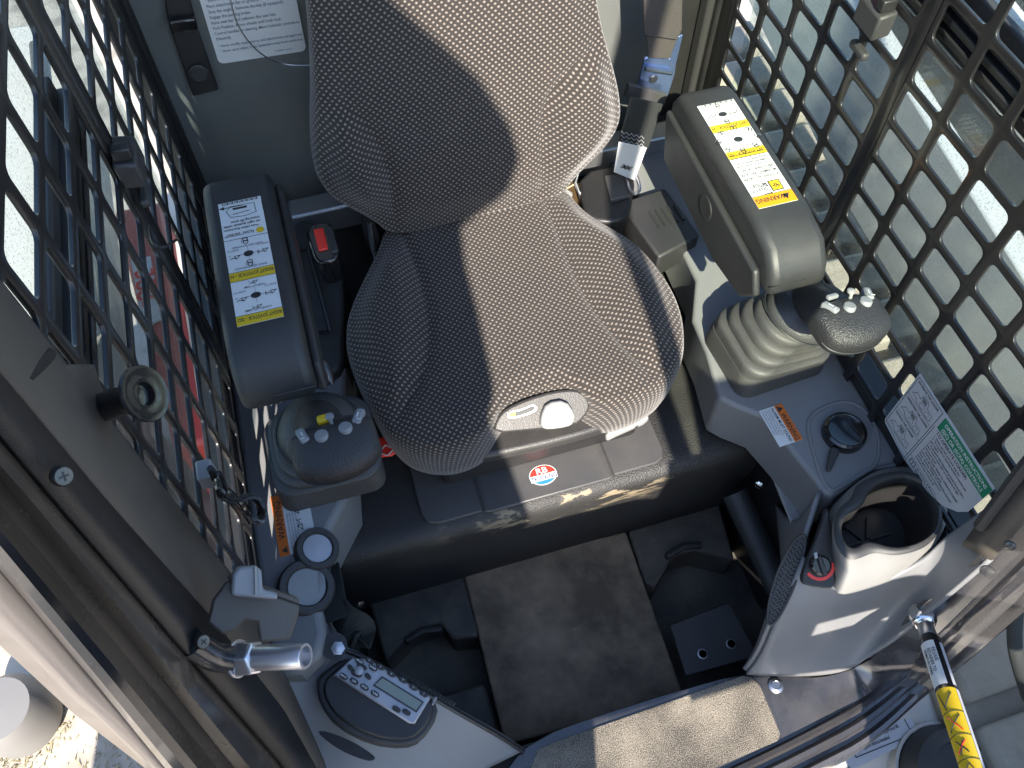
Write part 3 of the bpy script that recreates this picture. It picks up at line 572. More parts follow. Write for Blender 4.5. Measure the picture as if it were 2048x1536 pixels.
MB().loft([[p-dz*.012 for p in I], [cI+(p-cI)*.93-dz*.09 for p in I]], caps=False).build('well', 'black', ch, 60)
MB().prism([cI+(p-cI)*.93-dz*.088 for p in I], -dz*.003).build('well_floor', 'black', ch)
for k in range(6):
    a = k*math.pi/3; MB().box(cI+V((math.cos(a)*.022, math.sin(a)*.018, -.086)), (.030, .003, .006), Matrix.Rotation(a, 3, 'Z')).build('rib', 'rubber', ch)
# power socket cap in its recess
rec = [(1612, 838), (1650, 812), (1700, 800), (1740, 830), (1760, 880), (1755, 930), (1720, 950), (1680, 975), (1660, 985), (1640, 950), (1622, 890)]
MB().tube([Z(a.x, a.y, zc+.0005) for a in chaikin([V((a, b, 0)) for a, b in rec], 3)], .0026, 8, closed=True).build('recess_rim', 'console', cR)
sk = thing('socket_cap', 'round black rubber power socket cap on the right console', 'cap', Z(1690, 868, zc))
c0 = Z(1688, 866, zc+.004)
MB().lathe([(.030, -.004), (.030, .002), (.0285, .008), (.025, .010), (.0225, .0085), (.0001, .0085)], c0, n=36).build('cap', 'gloss', sk, 40)
MB().prism(chaikin([Z(1660, 893, zc+.004), Z(1680, 905, zc+.004), Z(1668, 925, zc+.004), Z(1662, 942, zc+.003), Z(1654, 946, zc+.003), Z(1650, 938, zc+.003), Z(1655, 920, zc+.004)], 2), dz*.006).build('pull_tab', 'rubber', sk, bevel=.002)
MB().lathe([(.012, 0), (.012, .0015), (.006, .002)], Z(1960, 1140, .30)).build('plug', 'rubber', cR) if False else None
# orange warning decal on the right console
p0, p1, p2 = Z(1517, 823, zc), Z(1540, 787, zc), Z(1582, 857, zc)   # reads down the right edge
u_ = (p2-p1); v_ = (p1-p0); Wd, Hd = u_.length, v_.length
Eo = [('r', 'orange', 0, 0, Hd*.66, Wd, Hd), ('t', 'ink', 1, Wd*.60, Hd*.73, .0098, 'WARNING', 'c', .92), ('p', 'ink', 1, [(.002, Hd*.72), (.012, Hd*.72), (.007, Hd*.96)]), ('t', 'ink', 1, .002, Hd*.48, .0062, 'ALARM MUST SOUND', 'l', .92)]
for k in range(4): Eo.append(('t', 'ink_grey', 1, .003, Hd*(.36-.10*k), .0030, ('when backing up. Owner and operator', 'must check alarm is working. Failure', 'to keep a clear view in the direction', 'of travel may cause injury or death.')[k], 'l', .9))
wd_ = decal('warning_decal', None, p0+dz*.0006, u_, (v_-u_.normalized()*v_.dot(u_.normalized())), [(0, 0), (Wd, 0), (Wd, Hd), (0, Hd)], Eo); tag(wd_, 'orange and white alarm warning decal beside the right joystick', 'decal')
# white panel and hose below the right console
tag(MB().prism([Z(x, y, .32) for x, y in ((1533, 932), (1556, 926), (1620, 1045), (1600, 1100), (1585, 1060))], dz*.006).build('white_trim', 'white_plastic', bevel=.002), 'narrow white trim strip inside the right footwell', 'trim')
bx_ = MB().lathe([(.007, 0), (.007, .005), (.004, .006)], Z(1519, 967, .20), (-.6, -.6, .4), 6); tag(bx_.build('hex_bolt', 'chrome'), 'zinc hex bolt on the right footwell wall', 'bolt', 'bolts on the footwell walls')
bx_ = MB().lathe([(.007, 0), (.007, .005), (.004, .006)], Z(718, 1208, .12), (.6, -.6, .4), 6); tag(bx_.build('hex_bolt', 'chrome'), 'zinc hex bolt on the left footwell wall', 'bolt', 'bolts on the footwell walls')
# cross panel of the footwell on the right (dark pipes)
tag(MB().tube([Z(1470, 985, .16), Z(1560, 1180, .10)], .022, 14).build('cable_duct', 'rubber'), 'black vertical duct along the right footwell wall', 'duct')
# left console
topL = [(520, 880), (560, 1010), (648, 1010), (700, 985), (690, 1000), (664, 1052), (650, 1090), (650, 1150), (640, 1215), (650, 1270), (640, 1310)]
pts = [V((-.205, .90, zc)), Z(505, 860, zc)]+[]
tl = [V((-.205, .92, zc)), V((-.205, .30, zc)), Z(600, 1345, zc), Z(640, 1310, zc), Z(652, 1265, zc), Z(640, 1210, zc), Z(655, 1150, zc), Z(648, 1085, zc), Z(665, 1050, zc), Z(700, 985, zc), Z(690, 800, zc), Z(690, 700, zc), V((-.045, .92, zc))]
MB().prism(tl, (0, 0, -.12)).build('console_top', 'console', cL, bevel=.010, seg=4)
apL = [[V((-.205, .36, .42)), Z(600, 1270, .42), Z(640, 1270, .42), Z(672, 1290, .40)],
       [V((-.205, .31, .40)), Z(600, 1350, .375), Z(680, 1330, .375), Z(740, 1310, .36)],
       [Z(560, 1430, .37), Z(640, 1440, .34), Z(760, 1420, .33), Z(880, 1400, .30)],
       [Z(590, 1536, .36), Z(680, 1530, .31), Z(830, 1500, .27), Z(1000, 1465, .22)],
       [Z(600, 1640, .34), Z(700, 1640, .28), Z(850, 1600, .22), Z(1050, 1500, .16)]]
sheet('front_apron', apL, 'console', cL)
inL = [[Z(672, 1290, .40), Z(740, 1310, .36), Z(880, 1400, .30), Z(1000, 1465, .22), Z(1050, 1500, .16)],
       [V((-.125, .36, .25)), V((-.08, .30, .20)), V((-.03, .24, .14)), V((.03, .205, .10)), V((.07, .185, .10))],
       [V((-.125, .36, .05)), V((-.08, .30, .0)), V((-.03, .24, -.02)), V((.03, .205, -.05)), V((.07, .185, -.05))]]
sheet('inner_face', inL, 'black', cL)
for k, (x, y, r, lab) in enumerate(((634, 1098, .026, 'nearer the riser'), (613, 1175, .033, 'nearer the front post'))):
    t = thing('blank_port', 'round black ring with pale blanking plug, %s' % lab, 'port', Z(x, y, zc), 'round ports on the left console')
    nn = V((.35, -.1, .9)).normalized(); c0 = Z(x, y, zc+.001)
    MB().lathe([(r*1.08, -.012), (r*1.08, .002), (r, .006), (r*.78, .006), (r*.70, .001)], c0, nn, 36, caps=False).build('ring', 'rubber', t, 40)
    MB().lathe([(r*.74, -.003), (r*.70, .0035), (.0001, .0045)], c0, nn, 30).build('plug', 'button' if k == 1 else 'silver_face', t, 40)
# left console warning decal
p0, p1, p2 = Z(573, 1112, zc), Z(553, 992, zc), Z(606, 1010, zc)
u_ = p1-p0; Wd = u_.length; un = u_.normalized(); vn = dz.cross(un); Hd = .048
Eo = [('r', 'orange', 0, 0, Hd-.013, Wd, Hd), ('t', 'ink', 1, Wd*.58, Hd-.0108, .0118, 'WARNING', 'c', .95), ('p', 'ink', 1, [(.003, Hd-.0105), (.012, Hd-.0105), (.0075, Hd-.003)])]
for k in range(4): Eo.append(('t', 'ink_grey', 1, .006, Hd-.018-.0036*k, .0032, 'Keep hands and feet inside the cab while moving', 'l', .8))
for r in (.007, .0045): Eo.append(('l', 'ink', 1, ell(.014, .014, r, r, 20)+[ell(.014, .014, r, r, 20)[0]], .0009))
Eo += icon_loader(Wd*.42, .016, .007)+icon_loader(Wd*.7, .018, .008)+[('l', 'ink_grey', 1, [(.028, .004), (.028, .028)], .0005)]
wd_ = decal('warning_decal', None, p0+dz*.0006-vn*(Hd-.008), un, vn, [(0, .008), (.008, 0), (Wd-.01, 0), (Wd, .01), (Wd, Hd), (0, Hd)], Eo); tag(wd_, 'orange and white warning decal beside the left joystick boot', 'decal')
# ------------------------------------------------------------------ joysticks
def joystick(base, bw, bd, rotz, tilt, label, head_c, head_rot, yellow, lean):
    t = thing('joystick', label, 'joystick', base, 'control joysticks')
    R = Matrix.Rotation(rotz, 3, 'Z'); b0 = V(base)
    def ring(w, d, z, r, off, n=8): return [b0+R @ V((x+off[0], y+off[1], z)) for x, y in rrect(w, d, r, n)]
    def sup(w, d, z, r, off, tl): # tilted ring
        return [b0+R @ (Matrix.Rotation(tl[1]*z/.1, 3, 'Y') @ (Matrix.Rotation(tl[0]*z/.1, 3, 'X') @ V((x, y, z)))) for x, y in rrect(w, d, r, n=8)]
    MB().loft([ring(bw, bd, -.01, .02, (0, 0)), ring(bw*.985, bd*.985, .020, .022, (0, 0)), ring(bw*.96, bd*.96, .028, .024, (0, 0))]).build('boot_base', 'boot', t, 40)
    rg = [ring(bw*.95, bd*.95, .026, .024, (0, 0))]
    K = 4
    for k in range(K):
        s = 1-.085*(k+.5); z = .030+.0135*k; o = (lean[0]*z, lean[1]*z)
        rg += [sup(bw*(s+.045), bd*(s+.045), z+.002, .03+.004*k, o, tilt), sup(bw*(s+.05), bd*(s+.05), z+.006, .031+.004*k, o, tilt), sup(bw*(s+.03), bd*(s+.03), z+.0095, .032+.004*k, o, tilt), sup(bw*(s-.065), bd*(s-.065), z+.0105, .032+.004*k, o, tilt)]
    rg.append(sup(bw*.52, bd*.58, .092, .036, (0, 0), tilt))
    MB().loft(rg).build('bellows', 'boot', t, 60)
    T = Matrix.Rotation(tilt[1]*.95, 3, 'Y') @ Matrix.Rotation(tilt[0]*.95, 3, 'X')
    ax = (R @ T @ V((0, 0, 1))).normalized()
    dc = b0+R @ (T @ V((0, 0, .082)))
    MB().lathe([(.050, .0), (.052, .004), (.050, .012), (.043, .022), (.030, .030), (.020, .034)], dc, ax, 36).build('dome', 'dome', t, 60)
    MB().tube([dc+ax*.003+(u*math.cos(a)+ax.cross(u)*math.sin(a))*.0535 for u in [ax.orthogonal().normalized()] for a in [2*math.pi*k/40 for k in range(40)]], .0012, 6, closed=True).build('dome_groove', 'ink', t)
    hc = V(head_c); HR_ = head_rot
    ux, uy, uz = [HR_ @ V(a) for a in ((1, 0, 0), (0, 1, 0), (0, 0, 1))]
    # neck flowing from the dome to the head
    st = dc+ax*.025; en = hc-uz*.010+uy*.006
    mid = st.lerp(en, .5)+ax*.008
    pth = [st, st.lerp(mid, .5)+ax*.006, mid, mid.lerp(en, .5)+uz*.004, en]
    MB().tube(chaikin(pth, 2, False), [lerp(.030, .026, k/(len(chaikin(pth, 2, False))-1)) for k in range(len(chaikin(pth, 2, False)))], 20).build('neck', 'rubber', t, 60)
    # head: bean-shaped grip, long axis ux; rings along ux
    rings = []
    N = 26; hw, hd, hh = .049, .034, .025
    for i in range(N+1):
        a = -math.pi/2+math.pi*i/N; s = math.sin(a); c = max(.02, abs(math.cos(a))**.45)
        bow = -.010*(1-s*s)*0+.006*s*s
        rings.append([hc+ux*(hw*s)+uy*((hd*c)*(math.copysign(abs(math.cos(b))**.68, math.cos(b)))+bow)+uz*((hh*c)*math.copysign(abs(math.sin(b))**.66, math.sin(b))*(1.0 if math.sin(b) > 0 else .9)) for b in [2*math.pi*k/28 for k in range(28)]])
    hd_ = MB().loft(rings).build('grip', 'grip', t, 180)
    # seam line
    MB().tube([hc+ux*(hw*1.003*math.sin(a))-uy*(hd*1.006*max(.02, abs(math.cos(a))**.45)-.006*math.sin(a)**2)-uz*.004 for a in [-1.45+2.9*k/24 for k in range(25)]], .0009, 5).build('seam', 'ink', hd_)
    # back deck with the controls
    up = (uz*.92+uy*.38).normalized(); fx = ux; fy = up.cross(fx).normalized()
    D = lambda x, y, h=0: hc+uz*.014+uy*.015+fx*x+fy*y+up*(h+.006)
    MB().prism([D(p.x, p.y, -.004) for p in chaikin([V((-.036, -.006, 0)), V((-.040, .012, 0)), V((-.030, .024, 0)), V((0, .030, 0)), V((.030, .024, 0)), V((.040, .012, 0)), V((.036, -.006, 0)), V((0, -.010, 0))], 2)], -up*.022).build('control_deck', 'rubber', t, bevel=.004, seg=3)
    for x, y in ((-.010, -.004), (.017, -.003)):
        MB().lathe([(.0078, -.006), (.0078, .005), (.0066, .0066), (.0001, .007)], D(x, y), up, 22).build('button', 'button', t, 40)
        MB().lathe([(.0094, -.006), (.0094, .0002), (.0079, .0002)], D(x, y, -.002), up, 22, caps=False).build('button_ring', 'ink', t)
    for x, y, a in ((-.030, .006, .25), (.034, .010, -.5)):
        rm = Matrix((fx, fy, up)).transposed() @ Matrix.Rotation(a, 3, 'Z')
        rk = MB().box(D(x, y), (.0105, .022, .010), rm).build('rocker', 'button', t, bevel=.003, seg=3)
        MB().box(D(x, y, .0051), (.0014, .007, .0004), rm).build('mark', 'white', rk)
        MB().box(D(x, y-.007, .0051), (.005, .0012, .0004), rm).build('mark', 'white', rk)
    MB().box(D(.004, .009, -.003), (.026, .008, .003), Matrix((fx, fy, up)).transposed()).build('toggle_slot', 'ink', t)
    MB().tube([D(.004, .009, -.003), D(.004, .010, .008), D(.004, .012, .013)], [.0022, .0022, .0048], 10).build('toggle', 'white_plastic' if not yellow else 'button', t)
    MB().lathe([(.0048, 0), (.0048, .003), (.003, .004)], D(.004, .012, .011), up, 16).build('toggle_cap', 'white_plastic' if not yellow else 'button', t, 40)
    if yellow: MB().box(D(-.004, .022, .001), (.014, .011, .009), Matrix((fx, fy, up)).transposed()).build('float_button', 'yellow', t, bevel=.003, seg=3)
    else: MB().box(D(-.010, .024, .0), (.016, .007, .006), Matrix((fx, fy, up)).transposed()).build('rear_button', 'button', t, bevel=.002, seg=3)
    return t
jb = Z(645, 893, .46); jh = Z(674, 905, .60)
joystick(V((jb.x, jb.y, .43)), .140, .125, math.radians(0), (math.radians(6), math.radians(4)), 'black joystick with yellow float button, image left', jh, Matrix.Rotation(math.radians(3), 3, 'Z') @ Matrix.Rotation(math.radians(8), 3, 'X'), True, (0, 0))
jb = Z(1540, 674, .46); jh = Z(1702, 652, .61)
joystick(V((jb.x, jb.y, .43)), .142, .122, math.radians(4), (math.radians(4), math.radians(20)), 'black joystick tilted outward with white toggle, image right', jh, Matrix.Rotation(math.radians(8), 3, 'Z') @ Matrix.Rotation(math.radians(10), 3, 'Y') @ Matrix.Rotation(math.radians(8), 3, 'X'), False, (0, 0))
# ------------------------------------------------------------------ radio
rd = thing('cab_radio', 'black radio pod with silver keypad and small green screen', 'radio', Z(750, 1410, .34))
pod = [(632, 1370), (640, 1350), (690, 1312), (760, 1320), (868, 1395), (878, 1430), (845, 1480), (810, 1494), (740, 1486), (670, 1450), (640, 1410)]
pr0, pnn = Z(750, 1400, .365), V((.10, -.12, 1)).normalized(); RD = lambda x, y, o=0: PL(x, y, pr0+pnn*o, pnn)
P2 = lambda l, o, it=2: [RD(a.x, a.y, o) for a in chaikin([V((a, b, 0)) for a, b in l], it)]
MB().prism(P2(pod, .008, 1), -pnn*.05).build('pod', 'rubber', rd, bevel=.004, seg=3)
pod2 = [(645, 1372), (655, 1352), (695, 1320), (758, 1328), (862, 1398), (868, 1425), (838, 1470), (806, 1482), (745, 1474), (680, 1440), (652, 1405)]
MB().prism(P2(pod2, .0135, 1), -pnn*.008).build('lid', 'black', rd, bevel=.003, seg=3)
face = [(667, 1350), (704, 1314), (736, 1317), (862, 1394), (829, 1448), (818, 1446)]
fc = MB().prism([RD(x, y, .022) for x, y in face], -pnn*.012).build('face_plate', 'silver_face', rd, bevel=.002)
MB().prism([RD(x, y, .0232) for x, y in ((746, 1371), (764, 1352), (848, 1404), (833, 1425))], -pnn*.002).build('screen_bezel', 'ink', fc)
MB().prism([RD(x, y, .0238) for x, y in ((750, 1370), (765, 1356), (844, 1405), (832, 1421))], -pnn*.002).build('screen', 'lcd', fc)
def key(x, y, a=10, b=8, lab=None):
    k = MB().prism([RD(p.x, p.y, .0265) for p in chaikin([V((x-a, y-b*.2, 0)), V((x-a*.35, y-b, 0)), V((x+a, y+b*.2, 0)), V((x+a*.35, y+b, 0))], 1)], -pnn*.006).build('key', 'ink', fc, bevel=.0008)
    if lab:
        vs, fs = text2d(lab, .0034, 'c', .9); ux = (RD(862, 1394)-RD(736, 1317)).normalized(); uy = pnn.cross(ux); c = RD(x, y, .0268)
        MB().add([c+ux*p+uy*(q-.0012) for p, q in vs], fs).build('printing', 'white', k, 180)
for x, y, l in ((719, 1322, 'MODE'), (739, 1320, '6'), (746, 1335, 'BAND'), (761, 1333, '5'), (783, 1347, '4'), (806, 1359, '3'), (827, 1374, '2'), (848, 1387, '1'), (687, 1352, 'MENU'), (708, 1362, 'DIM'), (729, 1374, 'STOP'), (750, 1387, 'TUNE'), (793, 1418, ''), (813, 1424, '')): key(x, y, 11, 9, l)
for x, y, a, b in ((724, 1333, 13, 9), (713, 1347, 14, 9), (701, 1335, 8, 9), (736, 1352, 8, 9)): key(x, y, a, b)
c0 = RD(718, 1341, .027); MB().lathe([(.0055, -.004), (.0052, 0), (.004, .0006)], c0, pnn, 18).build('key', 'silver_face', fc)
for k in range(5):
    a = Z(838+8*k-k*0, 1462-14*k, .372); MB().tube([RD(828+9*k, 1462-13*k, .008), RD(836+9*k, 1446-13*k, .010)], .0022, 6).build('side_fin', 'button', rd)
mb = MB()
for k in range(26):
    a, b_ = RD(lerp(790, 905, k/25), lerp(1345, 1412, k/25), .008), RD(lerp(795, 910, k/25), lerp(1338, 1405, k/25), .008); mb.tube([a, b_], .0012, 5)
tag(mb.build('conduit', 'rubber'), 'ribbed black cable conduit beside the radio keypad', 'conduit')
sl = [(632, 1464), (650, 1462), (700, 1480), (748, 1510), (752, 1520), (735, 1524), (680, 1502)]
tag(MB().prism([Z(a.x, a.y, .368) for a in chaikin([V((a, b, 0)) for a, b in sl], 2)], dz*.004).build('air_vent_slot', 'rubber', bevel=.001), 'narrow black vent slot in front of the radio', 'vent')
# belt anchor and loose lap belt by the left console
t = thing('lap_belt_anchor', 'black belt anchor bolted beside the radio with looped webbing', 'belt anchor', Z(690, 1290, .40))
MB().lathe([(.0085, 0), (.0085, .004), (.0055, .0045), (.0055, .009), (.003, .0095)], Z(676, 1297, .41), (.1, -.2, 1), 6).build('bolt', 'zinc', t)
MB().lathe([(.016, -.002), (.016, .002)], Z(668, 1292, .408), (.1, -.2, 1), 20).build('washer', 'black', t)
def strap(path, wdir, wid, th, name, mt, parent, sub=2):
    wdir = V(wdir).normalized(); r1, r2 = [], []
    ps = chaikin(path, 2, False); mb = MB(); rings = []
    for i, p in enumerate(ps):
        tt = (ps[min(i+1, len(ps)-1)]-ps[max(i-1, 0)]).normalized(); nn = tt.cross(wdir).normalized(); ww = nn.cross(tt)
        rings.append([p+ww*(wid/2)+nn*th/2, p-ww*(wid/2)+nn*th/2, p-ww*(wid/2)-nn*th/2, p+ww*(wid/2)-nn*th/2])
    return mb.loft(rings).build(name, mt, parent, 40)
strap([Z(668, 1180, .36), Z(672, 1215, .38), Z(690, 1240, .40), Z(715, 1255, .39), Z(722, 1285, .36), Z(700, 1300, .38)], (.5, .5, .8), .045, .003, 'webbing', 'webbing_dark', t)
strap([Z(655, 1140, .38), Z(662, 1180, .40), Z(672, 1240, .40)], (.9, .2, .3), .035, .003, 'webbing', 'webbing_dark', t)
# ------------------------------------------------------------------ side window guards
def guard(xp, yb_list, zc_list, hole, cell, thick, name, label, face):
    t = thing(name, label, 'window guard', (xp, .6, .45), 'punched steel window guards')
    mb = MB(); hw, hh, r = hole
    n = 3
    def cellring(y0, y1, z0, z1, cy, cz):
        hp = rrect(hw, hh, r, n); m_ = len(hp); op = []
        for (px_, pz_) in hp:   # project hole outline to the rectangle cell border
            op.append((px_, pz_))
        # outer loop: corner arcs collapse on the cell corners
        outp = []
        cs = ((y1, z1), (y0, z1), (y0, z0), (y1, z0))
        for q in range(4):
            for k in range(n+1): outp.append(cs[q])
        base = len(mb.v); vs = []
        for (py, pz) in hp: vs.append((xp, cy+py, cz+pz))
        cb = len(vs)
        for c in cs: vs.append((xp, c[0], c[1]))
        fs = []
        for q in range(4):
            for k in range(n): fs.append((q*(n+1)+k, q*(n+1)+k+1, cb+q))
            fs.append((q*(n+1)+n, ((q+1)*(n+1)) % m_, cb+(q+1) % 4, cb+q))
        mb.add(vs, fs)
    for i, (cy, y0, y1) in enumerate(yb_list):
        for (cz_, z0, z1) in zc_list: cellring(y0, y1, z0, z1, cy, cz_)
    return t, mb
def cells(cs, gap):
    return cs
def block(c0, n, d): return [(c0+d*k, c0+d*(k-.5), c0+d*(k+.5)) for k in range(n)]
def finish(mb, strips, xp, thick, t):
    for y0, y1, z0, z1 in strips: mb.add([(xp, y0, z0), (xp, y1, z0), (xp, y1, z1), (xp, y0, z1)], [(0, 1, 2, 3)])
    me = mb.build('punched_plate', 'guard', t, 30)
    bm = bmesh.new(); bm.from_mesh(me.data); bmesh.ops.remove_doubles(bm, verts=bm.verts, dist=.0005); bmesh.ops.recalc_face_normals(bm, faces=bm.faces)
    # merge coplanar pieces of the sheet so only the outline of every hole is bevelled
    bm.to_mesh(me.data); bm.free()
    md = me.modifiers.new('solid', 'SOLIDIFY'); md.thickness = thick; md.offset = 0
    md = me.modifiers.new('bevel', 'BEVEL'); md.width = .0006; md.segments = 2; md.limit_method = 'ANGLE'; md.angle_limit = math.radians(50)
    return me
xR = .640; dR = .0705
rowsR = block(.745-.0530*6, 14, .0530); zR0, zR1 = rowsR[0][1], rowsR[-1][2]
yR = block(.674, 5, dR)+block(.585-dR*5, 6, dR)
gR, mbR = guard(xR, yR, rowsR, (.0580, .0435, .009), None, .004, 'window_guard', 'black punched steel guard over the side window, image right', 1)
s0, s1 = .585+dR/2, .674-dR/2
finish(mbR, [(s0, s1, zR0, zR1), (.674+dR*4.5, 1.03, zR0, zR1)], xR, .004, gR)
xL = -.195; dL = .0735
rowsL = block(.823-.0545*6, 13, .0545); zL0, zL1 = rowsL[0][1], rowsL[-1][2]
yL = block(.647-dL*4, 5, dL)+block(.760, 4, dL)
gL, mbL = guard(xL, yL, rowsL, (.0615, .0450, .008), None, .004, 'window_guard', 'black punched steel guard over the side window, image left', -1)
finish(mbL, [(.647+dL/2, .760-dL/2, zL0, zL1), (.760+dL*3.5, 1.09, zL0, zL1)], xL, .004, gL)
# guard frames, window rails and panes
for xs, t, sgn, ztop in ((xR, gR, 1, zR1), (xL, gL, -1, zL1)):
    MB().box((xs+sgn*.018, .66, .435 if sgn > 0 else .475), (.030, .78, .030)).build('lower_rail', 'black', t, bevel=.003)
    for k in range(3): MB().box((xs+sgn*.026, .55, .878+.016*k), (.016, .40, .009)).build('slide_track', 'black', t, bevel=.002)
    MB().box((xs+sgn*.034, .55, .895), (.012, .40, .070)).build('slide_rail', 'rubber', t, bevel=.003)
    yb_ = 1.05 if sgn > 0 else 1.075
    MB().box((xs+sgn*.012, yb_, .80), (.04, .05 if sgn > 0 else .02, .76)).build('rear_post', 'black', t, bevel=.004)
MB().box((.625, 1.045, .80), (.014, .025, .76)).build('seal', 'rubber', gR, bevel=.004)
MB().box((.610, 1.075, .80), (.05, .03, .76)).build('rear_post', 'black', gR, bevel=.004)
pR = MB().box((xR+.052, .62, .74), (.005, .80, .62)).build('window_pane', 'glass'); tag(pR, 'dusty side window pane behind the guard, image right', 'window')
pL = MB().box((xL-.052, .70, .82), (.005, .70, .68)).build('window_pane', 'glass'); tag(pL, 'dusty side window pane behind the guard, image left', 'window')
# latches
def latch(c, sgn, lab):
    t = thing('window_latch', 'dark plastic sliding window latch on the guard, image %s' % lab, 'latch', c, 'window latches'); c = V(c)
    MB().prism([c+V((-sgn*.0, -.022, -.014)), c+V((-sgn*.0, .022, -.014)), c+V((-sgn*.0, .022, .016)), c+V((-sgn*.0, -.022, .016))], (-sgn*.022, 0, -.004)).build('housing', 'rubber', t, bevel=.003)
    MB().box(c+V((-sgn*.012, -.012, .022)), (.018, .012, .014)).build('thumb_tab', 'black', t, bevel=.002)
    MB().box(c+V((-sgn*.008, .006, -.050)), (.010, .032, .010)).build('keeper', 'rubber', t, bevel=.003)
latch((xR-.004, .690, .862), 1, 'right'); latch((xL+.004, .694, .862), -1, 'left')
# white and orange decal at the very top of the right guard
wd_ = decal('warning_decal', None, (xR-.0045, .755, .848), (0, -1, 0), (0, 0, 1), [(0, 0), (.058, 0), (.058, .055), (0, .055)], [('r', 'orange', 0, 0, .030, .058, .055), ('t', 'ink', 1, .029, .0235, .0065, 'HIGH TRAVEL SPEEDS', 'c', .72), ('t', 'ink', 1, .029, .0165, .0065, 'CAN CAUSE INJURY', 'c', .75), ('t', 'ink', 1, .029, .0095, .0065, 'OR DEATH', 'c', .8)]+[('r', 'ink', 1, .004+.0024*k, .001, .0052+.0024*k, .005) for k in range(21)]); tag(wd_, 'orange topped decal on the guard below the latch, image right', 'decal')
# white and green operating instruction decal
od = thing('instruction_decal', 'white decal with green heading on the right window guard', 'decal', (xR-.005, .30, .46))
o_ = V((xR-.0048, .388, .455)); Wd, Hd = .160, .118
out = [(0, .004), (.004, 0), (.055, -.006), (.110, .002), (.135, .014), (.152, .034), (Wd, .052), (Wd, Hd), (0, Hd)]
Ed = [('l', 'ink', 1, [(.003, .006), (.003, Hd-.004), (.056, Hd-.004), (.056, -.0035), (.003, .006)], .0008), ('r', 'green', 0, .062, Hd-.028, Wd, Hd-.004), ('t', 'white', 1, .111, Hd-.0145, .0086, 'OPERATION INSTRUCTIONS', 'c', .78), ('t', 'white', 1, .111, Hd-.0245, .0086, '(SJC) OR (SCPA) CONTROLS', 'c', .78), ('t', 'ink', 1, .066, Hd-.036, .0078, 'TO OPERATE LOADER:', 'l', .82)]
for k, s_ in enumerate(('1.  Fasten seat belt and lower seat bar.', '2.  Put joysticks or steering handles in neutral and', '     start engine.', '3.  If equipped with Selectable Joystick Control (SJC),', '     select control mode (ISO or H pattern) on right', '     instrument panel.', '4.  Activate Green "PRESS TO OPERATE LOADER"', '     button on left instrument panel.', 'Note:  Activate "PRESS TO OPERATE LOADER"', '     button again if seat bar is raised and', '     lowered or key is turned off.')): Ed.append(('t', 'ink', 1, .067, Hd-.0430-.0055*k, .0052, s_, 'l', .70))
Ed += [('l', 'ink', 1, [(.059, .014), (.120, .014)], .0006), ('l', 'ink', 1, [(.059, Hd-.030), (.059, -.003)], .0008), ('t', 'ink', 1, .078, .0085, .0048, 'See Operation & Maintenance', 'l', .8), ('t', 'ink', 1, .078, .0035, .0048, 'Manual and Handbook for', 'l', .8), ('l', 'ink', 1, [(.064, .003), (.064, .011), (.074, .011), (.074, .003), (.064, .003)], .0012), ('l', 'ink', 1, [(.069, .003), (.069, .011)], .001)]
for k, s_ in enumerate(('ENTERING THE LOADER', 'OPERATING THE LOADER', 'LEAVING THE LOADER')):
    y_ = Hd-.011-.036*k; Ed.append(('t', 'ink', 1, .006, y_, .0056, s_, 'l', .72)); Ed.append(('l', 'ink', 1, [(.003, y_-.028), (.056, y_-.028)], .0005))
    bx, by = .028, y_-.016
    Ed += [('l', 'ink', 1, [(bx-.020, by-.004), (bx-.014, by+.004), (bx-.006, by+.002), (bx-.004, by+.011), (bx+.006, by+.012), (bx+.010, by+.002), (bx+.020, by+.001), (bx+.022, by-.007), (bx+.016, by-.010), (bx-.008, by-.009), (bx-.012, by-.004), (bx-.020, by-.004)], .0006)]
    for j in range(5): Ed.append(('l', 'ink', 1, [(bx-.002+.0018*j, by+.002), (bx-.003+.0018*j, by+.009)], .0009))
    Ed += [('l', 'ink', 1, ell(bx+.002, by-.004, .005, .004, 12), .0004), ('l', 'ink', 1, ell(bx+.013, by-.005, .0035, .004, 12), .0004)]
decal('label', od, o_, (0, -1, 0), (0, 0, 1), out, Ed, 'paper_grey')
# cable bundle hanging on the left guard
t = thing('cable_bundle', 'coiled black cables tied to the left window guard', 'cable', X(450, 990, -.15))
random.seed(7)
for k in range(9):
    j = lambda s=6: random.uniform(-s, s); xx = -.165+.003*k
    pth = [X(420+j(2), 937+j(3), xx), X(438+j(), 962+j(), xx), X(440+j(), 990+j(), xx+.01), X(470+j(), 1003+j(), xx+.01), X(505+j(), 990+j(), xx+.01), X(525+j(), 1015+j(), xx), X(520+j(), 1050+j(), xx), X(500+j(), 1035+j(), xx+.01), X(482+j(), 1005+j(), xx+.01), X(455+j(), 985+j(), xx), X(432+j(), 950+j(), xx)]
    MB().tube(chaikin(pth, 2, False), .0022, 7).build('wire', 'gloss', t)
MB().box(X(414, 948, -.170), (.014, .020, .022)).build('clip', 'button', t, bevel=.002)
tag(MB().tube(chaikin([X(298, 450, -.185), X(305, 490, -.18), X(325, 497, -.175), X(345, 485, -.18), X(352, 480, -.185)], 2, False), .0018, 6).build('zip_tie', 'black'), 'thin black cable tie looped through the left guard', 'cable tie')
# roof of the cab over the seat
rf = thing('cab_roof', 'black lined cab roof above the seat', 'roof', (.22, .8, 1.56))
MB().box((.22, .86, 1.60), (.90, .52, .05)).build('panel', 'black', rf, bevel=.01)
for xx in (-.205, .655): MB().box((xx, 1.06, 1.32), (.05, .06, .52)).build('corner_post', 'black', rf, bevel=.006)
